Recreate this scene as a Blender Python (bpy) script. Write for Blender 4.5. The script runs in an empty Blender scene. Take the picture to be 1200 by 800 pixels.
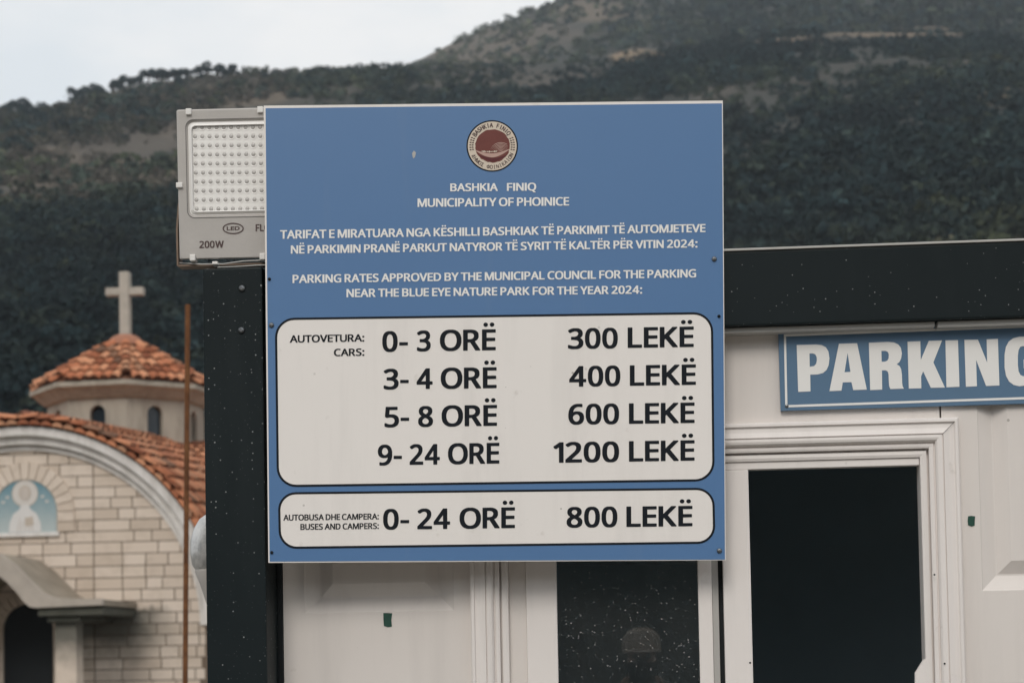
import bpy, bmesh, math, random
import numpy as np
from mathutils import Vector, Matrix

random.seed(7)
rng = np.random.default_rng(11)
SC = bpy.context.scene
COL = SC.collection
R = math.radians

# ------------------------------------------------------------------ camera
F_PX = 2100.0                       # focal length in photo pixels (1200 wide)
CAM = Vector((0.0, -3.95, 1.55))
TH, PI_, RO, PPY = R(4.3), R(2.4), R(1.07), 672.0
_F = Vector((-math.sin(TH) * math.cos(PI_), math.cos(TH) * math.cos(PI_), math.sin(PI_)))
_r0 = Vector((math.cos(TH), math.sin(TH), 0)); _u0 = _r0.cross(_F)
_Rv = _r0 * math.cos(RO) - _u0 * math.sin(RO)
_Uv = _r0 * math.sin(RO) + _u0 * math.cos(RO)
cam = bpy.data.cameras.new("camera"); cam_o = bpy.data.objects.new("camera", cam); COL.objects.link(cam_o)
m3 = Matrix((_Rv, _Uv, -_F)).transposed()
cam_o.matrix_world = Matrix.Translation(CAM) @ m3.to_4x4()
cam.sensor_width = 36.0; cam.lens = F_PX / 1200 * 36
cam.shift_y = (PPY - 400) / 1200
cam.clip_start = 0.05; cam.clip_end = 6000
cam.dof.use_dof = True; cam.dof.focus_distance = 3.88; cam.dof.aperture_fstop = 6.4
SC.camera = cam_o

# ------------------------------------------------------------------ sky, sun, exposure
SUN_EL, SUN_AZ = R(40), R(188)      # behind the photographer, a little to the left
w = bpy.data.worlds.new("World"); SC.world = w; w.use_nodes = True
nt = w.node_tree; N = nt.nodes; N.clear()
out = N.new('ShaderNodeOutputWorld'); bg = N.new('ShaderNodeBackground'); bg.inputs[1].default_value = 0.1
sky = N.new('ShaderNodeTexSky'); sky.sky_type = 'NISHITA'; sky.sun_disc = False
sky.sun_elevation = SUN_EL; sky.sun_rotation = SUN_AZ
tc = N.new('ShaderNodeTexCoord'); mp = N.new('ShaderNodeMapping'); mp.inputs[3].default_value = (1.2, 1.2, 3.2)
noi = N.new('ShaderNodeTexNoise'); noi.inputs['Scale'].default_value = 3.6; noi.inputs['Detail'].default_value = 6; noi.inputs['Roughness'].default_value = .55
ramp = N.new('ShaderNodeValToRGB'); ramp.color_ramp.elements[0].position = .40; ramp.color_ramp.elements[1].position = .60
ramp.color_ramp.elements[0].color = (6.6, 6.9, 7.1, 1); ramp.color_ramp.elements[1].color = (7.9, 7.8, 7.65, 1)
mix = N.new('ShaderNodeMixRGB'); mix.inputs[0].default_value = .93
L = nt.links.new
L(tc.outputs['Generated'], mp.inputs[0]); L(mp.outputs[0], noi.inputs[0]); L(noi.outputs[0], ramp.inputs[0])
L(sky.outputs[0], mix.inputs[1]); L(ramp.outputs[0], mix.inputs[2]); L(mix.outputs[0], bg.inputs[0]); L(bg.outputs[0], out.inputs[0])

sl = bpy.data.lights.new("sun", 'SUN'); sl.energy = 1.1; sl.angle = R(22); sl.color = (1.0, .94, .86)
so = bpy.data.objects.new("sun", sl); COL.objects.link(so)
sd = Vector((math.sin(SUN_AZ) * math.cos(SUN_EL), math.cos(SUN_AZ) * math.cos(SUN_EL), math.sin(SUN_EL)))
so.rotation_euler = sd.to_track_quat('Z', 'Y').to_euler(); so.location = (-8, -20, 30)

SC.view_settings.view_transform = 'Standard'; SC.view_settings.look = 'None'
SC.view_settings.exposure = 0.42; SC.view_settings.gamma = 1.0
SC.render.engine = 'CYCLES'
SC.cycles.use_denoising = True; SC.cycles.max_bounces = 8; SC.cycles.volume_bounces = 0
SC.cycles.sample_clamp_indirect = 6

# ------------------------------------------------------------------ pixel -> world on a real plane of the place
def ray(px, py):
    return _F + _Rv * ((px - 600) / F_PX) - _Uv * ((py - PPY) / F_PX)
def W(px, py, y):                   # on the plane parallel to the booth front at depth y
    d = ray(px, py); return CAM + d * ((y - CAM.y) / d.y)
def WX(px, py, y): return W(px, py, y).x
def WZ(px, py, y): return W(px, py, y).z

# ------------------------------------------------------------------ object helpers
def link(o, parent=None):
    COL.objects.link(o)
    if parent is not None:
        o.parent = parent
        o.matrix_parent_inverse = parent.matrix_basis.inverted()
    return o
def empty(name, loc):
    o = bpy.data.objects.new(name, None); o.location = loc; o.empty_display_size = .1
    COL.objects.link(o); return o
def tag(o, label=None, cat=None, group=None, kind=None):
    if label: o["label"] = label
    if cat: o["category"] = cat
    if group: o["group"] = group
    if kind: o["kind"] = kind
    return o
def obj(name, bm, mats, parent=None, smooth=None):
    me = bpy.data.meshes.new(name)
    bm.normal_update(); bm.to_mesh(me); bm.free()
    for m in (mats if isinstance(mats, (list, tuple)) else [mats]): me.materials.append(m)
    if smooth is not None:
        for p in me.polygons: p.use_smooth = True
        me.set_sharp_from_angle(angle=R(smooth))
    return link(bpy.data.objects.new(name, me), parent)
def new(): return bmesh.new()
def quad(bm, pts, mi=0):
    f = bm.faces.new([bm.verts.new(p) for p in pts]); f.material_index = mi; return f
def box(bm, x0, x1, y0, y1, z0, z1, bev=0, mi=0):
    vs = [bm.verts.new((x, y, z)) for x in (x0, x1) for y in (y0, y1) for z in (z0, z1)]
    fs = [(0, 1, 3, 2), (4, 6, 7, 5), (0, 4, 5, 1), (2, 3, 7, 6), (0, 2, 6, 4), (1, 5, 7, 3)]
    faces = [bm.faces.new([vs[i] for i in f]) for f in fs]
    for f in faces: f.material_index = mi
    if bev:
        es = list({e for f in faces for e in f.edges})
        bmesh.ops.bevel(bm, geom=es, offset=bev, segments=2, profile=.6, affect='EDGES')
def prism(bm, front, back, mi=0):
    """closed solid between two loops of equal length"""
    a = [bm.verts.new(p) for p in front]; b = [bm.verts.new(p) for p in back]; n = len(a)
    fs = [bm.faces.new(a), bm.faces.new(b[::-1])]
    for i in range(n): fs.append(bm.faces.new((a[i], b[i], b[(i + 1) % n], a[(i + 1) % n])))
    for f in fs: f.material_index = mi
    bmesh.ops.recalc_face_normals(bm, faces=fs)
    return fs
def tube(bm, pts, r, seg=8, cap=True):
    rings = []
    for i, p in enumerate(pts):
        p = Vector(p); a = Vector(pts[max(i - 1, 0)]); b = Vector(pts[min(i + 1, len(pts) - 1)])
        t = (b - a).normalized(); q = t.to_track_quat('Z', 'Y')
        rr = r[i] if isinstance(r, (list, tuple)) else r
        rings.append([bm.verts.new(p + q @ Vector((rr * math.cos(k * 2 * math.pi / seg), rr * math.sin(k * 2 * math.pi / seg), 0))) for k in range(seg)])
    for A, B in zip(rings, rings[1:]):
        for k in range(seg): bm.faces.new((A[k], A[(k + 1) % seg], B[(k + 1) % seg], B[k]))
    if cap: bm.faces.new(rings[0][::-1]); bm.faces.new(rings[-1])
def lathe(bm, prof, origin=(0, 0, 0), axis=None, seg=20):
    """prof: list of (radius, height); axis: direction of height"""
    q = Vector(axis or (0, 0, 1)).normalized().to_track_quat('Z', 'Y'); o = Vector(origin); rings = []
    for r, h in prof:
        rings.append([bm.verts.new(o + q @ Vector((r * math.cos(2 * math.pi * k / seg), r * math.sin(2 * math.pi * k / seg), h))) for k in range(seg)] if r > 1e-6 else [bm.verts.new(o + q @ Vector((0, 0, h)))])
    for A, B in zip(rings, rings[1:]):
        for k in range(seg):
            a = A[k % len(A)]; a2 = A[(k + 1) % len(A)]; b = B[k % len(B)]; b2 = B[(k + 1) % len(B)]
            vs = []
            for v in (a, a2, b2, b):
                if v not in vs: vs.append(v)
            if len(vs) > 2: bm.faces.new(vs)
def big_mesh(name, V, Fc, mat, parent=None):
    me = bpy.data.meshes.new(name); k = Fc.shape[1]
    me.vertices.add(len(V)); me.vertices.foreach_set("co", V.astype(np.float32).ravel())
    me.loops.add(Fc.size); me.loops.foreach_set("vertex_index", Fc.astype(np.int32).ravel())
    me.polygons.add(len(Fc)); me.polygons.foreach_set("loop_start", np.arange(0, Fc.size, k, dtype=np.int32))
    me.update(calc_edges=True); me.materials.append(mat)
    return link(bpy.data.objects.new(name, me), parent)

# ------------------------------------------------------------------ materials
class Mat:
    def __init__(s, name, rough=.5, spec=.5, metal=0.0):
        s.m = bpy.data.materials.new(name); s.m.use_nodes = True
        s.nt = s.m.node_tree; s.N = s.nt.nodes; s.b = s.N['Principled BSDF']
        s.b.inputs['Roughness'].default_value = rough; s.b.inputs['Metallic'].default_value = metal
        s.b.inputs['Specular IOR Level'].default_value = spec
        s.pos = s.N.new('ShaderNodeNewGeometry').outputs['Position']
    def l(s, a, b): s.nt.links.new(a, b)
    def noise(s, scale, detail=5, rough=.55, vec=None, scl=None):
        n = s.N.new('ShaderNodeTexNoise'); n.inputs['Scale'].default_value = scale
        n.inputs['Detail'].default_value = detail; n.inputs['Roughness'].default_value = rough
        v = vec or s.pos
        if scl:
            mpn = s.N.new('ShaderNodeMapping'); mpn.inputs[3].default_value = scl; s.l(v, mpn.inputs[0]); v = mpn.outputs[0]
        s.l(v, n.inputs[0]); return n.outputs[0]
    def ramp(s, fac, stops):
        r = s.N.new('ShaderNodeValToRGB'); e = r.color_ramp.elements
        while len(e) < len(stops): e.new(.5)
        for i, (p, c) in enumerate(stops):
            e[i].position = p; e[i].color = (c, c, c, 1) if isinstance(c, (int, float)) else (*c, 1)
        s.l(fac, r.inputs[0]); return r.outputs[0]
    def mix(s, fac, a, b, mode='MIX'):
        m = s.N.new('ShaderNodeMixRGB'); m.blend_type = mode
        for i, v in ((0, fac), (1, a), (2, b)):
            if isinstance(v, (int, float)): m.inputs[i].default_value = v if i == 0 else (v, v, v, 1)
            elif isinstance(v, tuple): m.inputs[i].default_value = (*v, 1)
            else: s.l(v, m.inputs[i])
        return m.outputs[0]
    def math(s, op, a, b=None):
        m = s.N.new('ShaderNodeMath'); m.operation = op
        for i, v in ((0, a), (1, b)):
            if v is None: continue
            if isinstance(v, (int, float)): m.inputs[i].default_value = v
            else: s.l(v, m.inputs[i])
        return m.outputs[0]
    def island(s): return s.N.new('ShaderNodeNewGeometry').outputs['Random Per Island']
    def color(s, c):
        if isinstance(c, tuple): s.b.inputs['Base Color'].default_value = (*c, 1)
        else: s.l(c, s.b.inputs['Base Color'])
    def rough(s, sock): s.l(sock, s.b.inputs['Roughness'])
    def bump(s, h, strength=.3, dist=.01):
        b = s.N.new('ShaderNodeBump'); b.inputs['Strength'].default_value = strength; b.inputs['Distance'].default_value = dist
        s.l(h, b.inputs['Height']); s.l(b.outputs[0], s.b.inputs['Normal'])
    def specks(s, scale, keep, size, vec=None):
        """mask of scattered small round splashes: 1 inside"""
        v = s.N.new('ShaderNodeTexVoronoi'); v.inputs['Scale'].default_value = scale; v.inputs['Randomness'].default_value = 1
        s.l(vec or s.pos, v.inputs['Vector'])
        sep = s.N.new('ShaderNodeSeparateColor'); s.l(v.outputs['Color'], sep.inputs[0])
        big = s.noise(3.0, 2)
        thr = s.math('ADD', keep, s.math('MULTIPLY', s.math('SUBTRACT', .5, big), .7))
        a = s.math('GREATER_THAN', sep.outputs[0], thr)
        rad = s.math('MULTIPLY', s.math('POWER', sep.outputs[1], 2.5), size)
        return s.math('MULTIPLY', s.math('MULTIPLY', a, s.math('LESS_THAN', v.outputs['Distance'], rad)), s.math('ADD', s.math('MULTIPLY', sep.outputs[2], .8), .2))

def flat(name, c, rough=.5, spec=.5, var=.08, scale=6, metal=0.0, bump=0):
    m = Mat(name, rough, spec, metal)
    n = m.noise(scale, 6, .6)
    m.color(m.mix(n, tuple(x * (1 - var) for x in c), tuple(min(x * (1 + var), 1) for x in c)))
    if bump: m.bump(m.noise(scale * 8, 4), bump, .004)
    return m.m

def dark_paint():                    # anthracite coated steel, dusty, with dried splashes
    m = Mat("anthracite_paint", .5, .14)
    n = m.noise(5, 6, .6); st = m.noise(9, 4, .6, scl=(1, 1, .12))
    c = m.mix(n, (.0085, .0135, .0155), (.012, .018, .020))
    c = m.mix(m.ramp(st, [(.52, 0.0), (.8, .35)]), c, (.026, .033, .035))
    c = m.mix(m.math('MULTIPLY', m.specks(85, .68, .22), .7), c, (.42, .44, .44))
    c = m.mix(m.math('MULTIPLY', m.specks(170, .68, .36), .36), c, (.35, .37, .37))
    m.color(c); m.rough(m.ramp(n, [(.3, .42), (.7, .62)])); m.bump(m.noise(4, 2), .1, .003)
    return m.m
def white_panel(name, a, b):         # coated door-skin panels, chalky and a bit dirty
    m = Mat(name, .5, .35)
    n = m.noise(2.2, 6, .6); st = m.noise(12, 5, .65, scl=(1, 1, .1)); gr = m.noise(160, 2)
    c = m.mix(n, a, b)
    c = m.mix(m.ramp(st, [(.48, 0.0), (.80, .34)]), c, tuple(x * .72 for x in a))
    c = m.mix(m.math('MULTIPLY', m.specks(34, .84, .12), .6), c, (.20, .18, .15))
    c = m.mix(m.ramp(m.noise(26, 3, .5), [(.70, 0.0), (.80, .25)]), c, (.36, .31, .26))
    m.color(c); m.bump(gr, .05, .001)
    return m.m
def print_blue(name, a, b, rough=.36):
    m = Mat(name, rough, .45)
    n = m.noise(1.6, 5, .6); c = m.mix(n, a, b)
    c = m.mix(m.math('MULTIPLY', m.specks(16, .93, .10), .5), c, (.35, .42, .5))
    st = m.noise(14, 4, .6, scl=(1, 1, .08)); c = m.mix(m.ramp(st, [(.6, 0.0), (.9, .14)]), c, (.25, .3, .36))
    m.color(c); m.bump(m.noise(2.5, 2), .12, .01)
    return m.m
M = {}
M['door'] = flat("dark_door", (.012, .015, .017), .6, .3)
M['tile_mouth'] = flat("tile_mouth", (.13, .065, .042), .95, .1)
M['dark'] = dark_paint()
M['gasket'] = flat("rubber_gasket", (.010, .013, .015), .6, .3)
M['panel'] = white_panel("panel_skin", (.72, .67, .635), (.78, .73, .69))
M['trim'] = white_panel("plastic_trim", (.79, .745, .715), (.85, .80, .77))
M['grey_trim'] = flat("grey_plastic", (.46, .45, .43), .5, .3)  # one even grey for roof sheet, flashing, edge strip and cable
M['blue'] = print_blue("printed_blue", (.085, .190, .385), (.100, .205, .395))
M['blue_low'] = print_blue("printed_grey_blue", (.095, .175, .28), (.11, .195, .30))
M['sign_white'] = white_panel("printed_white", (.82, .78, .745), (.86, .82, .785))
M['ink'] = flat("black_ink", (.009, .012, .017), .6, .15)
M['ink_white'] = flat("white_ink", (.84, .83, .81), .5, .3, .04)
M['metal'] = flat("zinc_screw", (.22, .23, .24), .35, .5, .2, 60, 1.0)
M['alu'] = flat("grey_cast_aluminium", (.45, .425, .40), .5, .4, .1, 14, 0.0, .1)
M['alu_dark'] = flat("dark_seal", (.12, .115, .11), .6)
M['reflector'] = flat("white_reflector", (.88, .86, .83), .35, .5, .05, 10)
M['lens'] = flat("led_lens", (.46, .44, .42), .25, .6, .1, 30)
M['clip'] = flat("zinc_clip", (.78, .76, .73), .35, .5, .06, 30)
M['ink_brown'] = flat("brown_ink", (.06, .03, .028), .5)
M['cable'] = flat("brown_cable", (.20, .14, .10), .55, .4, .3, 40)
M['green_tape'] = flat("green_tape", (.022, .075, .055), .4, .4, .4, 70)
M['plaster'] = flat("weathered_plaster", (.42, .37, .32), .8, .2, .3, 2.2, 0, .3)
def streaked(name, a, b, dirt):
    m = Mat(name, .85, .2); n = m.noise(1.8, 7, .65); st = m.noise(3.2, 6, .7, scl=(1, 1, .22))
    c = m.mix(n, a, b); c = m.mix(m.ramp(st, [(.42, 0.0), (.72, .75)]), c, dirt); m.color(c); m.bump(m.noise(20, 5), .3, .02); return m.m
M['drum'] = streaked("stained_render", (.35, .325, .275), (.45, .41, .345), (.20, .18, .145))
M['band'] = streaked("white_painted_cornice", (.72, .69, .66), (.78, .75, .72), (.44, .41, .375))
M['concrete'] = flat("mossy_concrete", (.29, .25, .20), .85, .2, .45, 2.2, 0, .5)
M['darkin'] = flat("dark_interior", (.31, .375, .405), .9, .1, .1)
def rust():
    m = Mat("rusty_steel", .8, .25); n = m.noise(14, 6, .65)
    m.color(m.ramp(n, [(.3, (.075, .030, .014)), (.55, (.165, .070, .028)), (.8, (.26, .125, .05))])); m.bump(m.noise(60, 4), .4, .004); return m.m
M['rust'] = rust()
def tiles_mat():
    m = Mat("terracotta_tiles", .8, .2)
    r = m.ramp(m.island(), [(0, (.20, .062, .030)), (.2, (.46, .17, .085)), (.5, (.58, .245, .13)), (.75, (.64, .31, .175)), (.92, (.42, .22, .13)), (1, (.16, .09, .06))])
    n = m.noise(6, 6, .7); c = m.mix(m.ramp(n, [(.45, 0.0), (.85, .4)]), r, (.24, .15, .11))
    m.color(c); m.bump(m.noise(30, 4), .4, .02); return m.m
M['tiles'] = tiles_mat()
M['tile_bed'] = flat("mortar_bed", (.16, .075, .045), .9, .1, .3, 4)
def stone():
    m = Mat("limestone_blocks", .85, .2)
    r = m.ramp(m.island(), [(0, (.57, .475, .39)), (.5, (.65, .55, .46)), (1, (.71, .61, .52))])
    n = m.noise(2.5, 6, .65); c = m.mix(m.ramp(n, [(.48, 0.0), (.85, .5)]), r, (.36, .29, .22))
    # darker area on the stone just below the porch slab, with noisy edges
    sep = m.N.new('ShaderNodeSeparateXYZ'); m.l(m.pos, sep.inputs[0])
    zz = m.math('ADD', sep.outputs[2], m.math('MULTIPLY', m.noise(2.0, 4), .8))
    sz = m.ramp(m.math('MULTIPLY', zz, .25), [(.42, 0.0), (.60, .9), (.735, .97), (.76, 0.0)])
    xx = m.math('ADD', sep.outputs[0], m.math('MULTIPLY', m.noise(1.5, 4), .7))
    sx = m.ramp(m.math('MULTIPLY', m.math('SUBTRACT', xx, DARK_X0), .25), [(0, 0.0), (.12, 1.0), (.50, .9), (.72, 0.0)])
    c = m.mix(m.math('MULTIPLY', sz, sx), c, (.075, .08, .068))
    m.color(c); m.bump(m.noise(18, 5), .35, .02); return m.m
M['mortar'] = flat("mortar", (.17, .13, .10), .9, .1, .3, 3)
# ------------------------------------------------------------------ terrain
HAZE = .00019
CH_Y = 35.0                                    # church front plane
FX = WX(30, 740, CH_Y)                         # church axis
DARK_X0 = FX + 1.0
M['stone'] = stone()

def fbm(x, y, seed, octs=5, base=1.0):
    r = np.random.default_rng(seed); z = np.zeros_like(x); a = 1.0; f = base
    for _ in range(octs):
        for _k in range(3):
            th, ph = r.uniform(0, 2 * np.pi, 2); g = f * r.uniform(.7, 1.4)
            z += a * np.sin(g * (x * np.cos(th) + y * np.sin(th)) + ph + 1.3 * np.sin(.6 * g * (x * np.sin(th) - y * np.cos(th)) + ph * 2)) / 3
        a *= .5; f *= 2.07
    return z
def ridge(pts, Y):
    q = [W(px, py, Y) for px, py in pts]; return np.array([v.x for v in q]), np.array([v.z for v in q])
YA, YB = 600.0, 1000.0
RA = ridge([(-500, 220), (-250, 175), (-100, 146), (0, 128), (40, 127), (90, 117), (180, 97), (250, 89), (310, 85), (380, 81), (490, 77), (620, 76), (720, 72), (850, 50), (980, 38), (1130, 38), (1200, 52), (1350, 80), (1700, 140)], YA)
RB = ridge([(-500, 330), (100, 170), (300, 115), (440, 88), (495, 68), (530, 50), (560, 36), (600, 20), (640, 5), (680, -8), (760, -30), (900, -60), (1300, -95), (1800, -60)], YB)
def height(x, y):
    pa = np.clip((y - 90) / (YA - 90), 0, 1) ** 1.12
    pa = np.where(y > YA, 1 - .55 * np.clip((y - YA) / 350, 0, 1), pa)
    za = np.interp(x, *RA) * pa
    pb = np.clip((y - 300) / (YB - 300), 0, 1) ** .95
    pb = np.where(y > YB, 1 - .4 * np.clip((y - YB) / 400, 0, 1), pb)
    zb = np.interp(x, *RB) * pb
    amp = np.clip((y - 90) / 150, 0, 1) * np.clip(abs(y - YA) / 120, .12, 1) * np.clip(abs(y - YB) / 150, .1, 1)
    return np.maximum(za, zb) + fbm(x, y, 3, 5, .018) * 5.0 * amp
_Fn, _Rn, _Un, _Cn = (np.array(v) for v in (_F, _Rv, _Uv, CAM))
def to_px(P):
    d = P - _Cn; z = d @ _Fn; return 600 + F_PX * (d @ _Rn) / z, PPY - F_PX * (d @ _Un) / z
PATCH = [(120, 180, 170, 60, .46, .10), (300, 105, 140, 26, .42, .12), (1000, 120, 160, 60, .30, .05), (620, 95, 140, 18, .4, .1), (60, 200, 62, 34, .80, .25), (175, 205, 30, 24, .85, .5), (105, 243, 50, 11, 1.0, .8), (112, 116, 40, 9, 1.0, .9), (260, 112, 105, 16, .6, .35),
         (200, 150, 60, 25, .45, .2), (560, 52, 75, 26, .95, .22), (700, 14, 62, 14, .75, .35), (640, 40, 60, 20, .6, .15), (745, 68, 26, 9, 1.1, 1.0), (770, 66, 18, 6, .9, .9), (1050, 38, 85, 6, .95, .6),
         (930, 48, 60, 6, .6, .5), (1140, 78, 12, 7, .9, .75), (1168, 100, 26, 26, .7, .6), (1190, 118, 16, 10, .9, .65), (1080, 212, 40, 5, .7, .3), (900, 205, 60, 8, .5, .1), (840, 110, 40, 30, .3, .1)]
def bare_of(P):
    px, py = to_px(P); n = fbm(P[:, 0], P[:, 1], 9, 4, .09) * .5 + .5
    b = np.zeros(len(P)); t = np.zeros(len(P))
    for cx, cy, rx, ry, s, tan in PATCH:
        g = np.exp(-(((px - cx) / rx) ** 2 + ((py - cy) / ry) ** 2) ** 1.3) * s
        t = np.where(g > b, tan, t); b = np.maximum(b, g)
    return np.clip(b * (.55 + .9 * n), 0, 1), t
ys = np.concatenate([np.linspace(88, 640, 190), np.linspace(646, 1500, 130)])
u = np.linspace(-.62, .50, 300)
Yg, Ug = np.meshgrid(ys, u, indexing='ij'); Xg = Ug * (Yg + 60)
Zg = height(Xg, Yg); Zg = np.where(Yg < 95, -.3, Zg)
V = np.stack([Xg, Yg, Zg], -1).reshape(-1, 3)
ny, nx = Yg.shape; ii = (np.arange(ny - 1)[:, None] * nx + np.arange(nx - 1)[None]).ravel()
Fc = np.stack([ii, ii + 1, ii + nx + 1, ii + nx], 1)
hm = Mat("hill_soil", .95, .1)
at = hm.N.new('ShaderNodeAttribute'); at.attribute_name = 'bare'; at2 = hm.N.new('ShaderNodeAttribute'); at2.attribute_name = 'tan'
n1 = hm.noise(.12, 8, .7); n2 = hm.noise(.5, 5, .7)
scrub = hm.mix(n1, (.022, .028, .027), (.064, .062, .055))
dry = hm.mix(at2.outputs['Fac'], hm.mix(n2, (.045, .043, .039), (.105, .094, .082)), hm.mix(n2, (.13, .098, .065), (.26, .195, .13)))
hm.color(hm.mix(hm.ramp(at.outputs['Fac'], [(.12, 0.0), (.5, 1.0)]), scrub, dry)); hm.bump(n2, .6, .6)
hills = big_mesh("hills", V, Fc, hm.m); tag(hills, kind="structure")
b_, t_ = bare_of(V)
for nm, arr in (("bare", b_), ("tan", t_)):
    a = hills.data.attributes.new(nm, 'FLOAT', 'POINT'); a.data.foreach_set("value", arr.astype(np.float32))
for p in hills.data.polygons: p.use_smooth = True

# hillside behind the photographer (seen only as the dark mirror image in the window pane)
yb = np.linspace(-60, -400, 40); ub = np.linspace(-260, 260, 60)
Yb, Xb = np.meshgrid(yb, ub, indexing='ij'); Zb = np.clip((-Yb - 60) / 340, 0, 1) * 120 + fbm(Xb, Yb, 21, 4, .03) * 4 - .4
Vb = np.stack([Xb, Yb, Zb], -1).reshape(-1, 3); nb = len(ub)
ii = (np.arange(len(yb) - 1)[:, None] * nb + np.arange(nb - 1)[None]).ravel()
hb = big_mesh("hills", Vb, np.stack([ii, ii + nb, ii + nb + 1, ii + 1], 1), hm.m); tag(hb, kind="structure")

# ------------------------------------------------------------------ scrub and woods on the slope
fm = Mat("foliage", .85, .06)
af = fm.N.new('ShaderNodeAttribute'); af.attribute_name = 'tone'; ah = fm.N.new('ShaderNodeAttribute'); ah.attribute_name = 'hue'
kind_ = fm.ramp(ah.outputs['Fac'], [(0, (.0145, .026, .028)), (.5, (.036, .042, .024)), (1, (.068, .060, .048))])
tn = fm.N.new('ShaderNodeVectorMath'); tn.operation = 'SCALE'; fm.l(kind_, tn.inputs[0])
fm.l(fm.math('MULTIPLY', af.outputs['Fac'], fm.ramp(fm.noise(.9, 3, .7), [(.3, .6), (.7, 1.4)])), tn.inputs['Scale']); fm.color(tn.outputs[0])
def leaf_cloud(cx, cy, cz, r, flat_, n, gen):
    """n random leaf-clump quads spread through a lumpy crown, for every crown in the arrays"""
    m = len(cx); k = m * n
    idx = np.repeat(np.arange(m), n); lobes = gen.normal(0, .38, (m, 4, 3)); lob = lobes[idx, gen.integers(0, 4, k)]
    d = gen.normal(size=(k, 3)); d /= np.linalg.norm(d, axis=1)[:, None]; d[:, 2] = np.abs(d[:, 2]) * .95 - .15
    rad = gen.uniform(.45, .72, k)[:, None]
    P = (lob + d * rad) * r[idx][:, None]; P[:, 2] *= flat_[idx]
    C = P + np.stack([cx, cy, cz], 1)[idx]
    nn = d + gen.normal(0, .55, (k, 3)); nn /= np.linalg.norm(nn, axis=1)[:, None]
    a = np.cross(nn, gen.normal(size=(k, 3))); a /= np.linalg.norm(a, axis=1)[:, None]; b = np.cross(nn, a)
    s = (r[idx] * gen.uniform(.7, 1.5, k) * (1.35 if n < 200 else 2.6) / math.sqrt(n))[:, None]; e = gen.uniform(.5, 1.1, (k, 1))
    return np.stack([C - a * s, C - b * s * e, C + a * s * 1.1, C + b * s * e], 1).reshape(-1, 3)
def scatter(n, y0, y1, gen):
    y = np.sqrt(gen.uniform(y0 ** 2, y1 ** 2, n)); x = gen.uniform(-.50, .34, n) * y * 1.02
    z = height(x, y); P = np.stack([x, y, z], 1); b, _t = bare_of(P)
    return P[gen.random(len(P)) > b * .74]
def bush_mesh(name, sets, parent=None):
    """sets: (positions, radii, flatness, leaves per bush, tone, hue)"""
    vv, tt, hh = [], [], []
    for P, r, fl, n, tone, hue in sets:
        vv.append(leaf_cloud(P[:, 0], P[:, 1], P[:, 2], r, fl, n, rng)); tt.append(np.repeat(tone, n * 4)); hh.append(np.repeat(hue, n * 4))
    v = np.concatenate(vv); o = big_mesh(name, v, np.arange(len(v)).reshape(-1, 4), fm.m, parent)
    for nm, arr in (("tone", tt), ("hue", hh)):
        a_ = o.data.attributes.new(nm, 'FLOAT', 'POINT'); a_.data.foreach_set("value", np.concatenate(arr).astype(np.float32))
    return o
def up(P, r, k): Q = P.copy(); Q[:, 2] += r * k; return Q
sets = []
P = scatter(14000, 100, 335, rng); right = P[:, 0] > -.02 * P[:, 1]; nP = len(P)
r = rng.uniform(1.3, 3.0, nP) * np.where(right, 1.4, 1.0); low = fbm(P[:, 0], P[:, 1], 51, 3, .03)
sets.append((up(P, r, .35), r, np.full(nP, .95), 110, np.where(right, 1.12, .95) * np.exp(rng.normal(0, .30, nP) + .3 * low),
             np.clip(np.where(right, .50 - .46 * np.clip((P[:, 1] - 235) / 45, 0, 1), .08) + rng.normal(0, .14, nP) + .10 * low, 0, 1)))
P = scatter(29500, 325, 620, rng); dn = fbm(P[:, 0], P[:, 1], 31, 3, .05); P = P[rng.random(len(P)) < .66 + .75 * dn]; nP = len(P)
left = P[:, 0] < -.20 * P[:, 1]; low = fbm(P[:, 0], P[:, 1], 53, 4, .016); big = rng.random(nP) > .86
r = rng.uniform(.8, 2.2, nP) * np.where(big, 1.75, 1.0) * np.where(P[:, 1] > 560, .6, 1.0)
hue = np.where(big, .06, np.where(left, .78, .24)) + .34 * low + rng.normal(0, .14, nP)
tone = np.where(big, 1.15, np.where(left, .95, 1.35)) * np.exp(rng.normal(0, .26, nP) + .40 * low)
sets.append((up(P, r, .35), r, np.full(nP, .85), 42, tone, np.clip(hue, 0, 1)))
P = scatter(18500, 600, 1080, rng); r = rng.uniform(1.0, 3.2, len(P)); dn = fbm(P[:, 0], P[:, 1], 33, 4, .02)
sm = np.clip((P[:, 0] / P[:, 1] + .06) / .10, 0, 1); kp = rng.random(len(P)) < .34 + .45 * sm + .60 * dn; P, r, sm = P[kp], r[kp] * (1 + .4 * sm[kp]), sm[kp]; nP = len(P)
sets.append((up(P, r, .3), r, np.full(nP, .75), 24, (1.75 - .6 * sm) * np.exp(rng.normal(0, .25, nP)), np.clip(.4 - .22 * sm + rng.normal(0, .15, nP), 0, 1)))
wood = bush_mesh("hillside_scrub", sets)
tag(wood, "dark green scrub and woods covering the mountain slopes", "scrub", kind="stuff")

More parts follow.
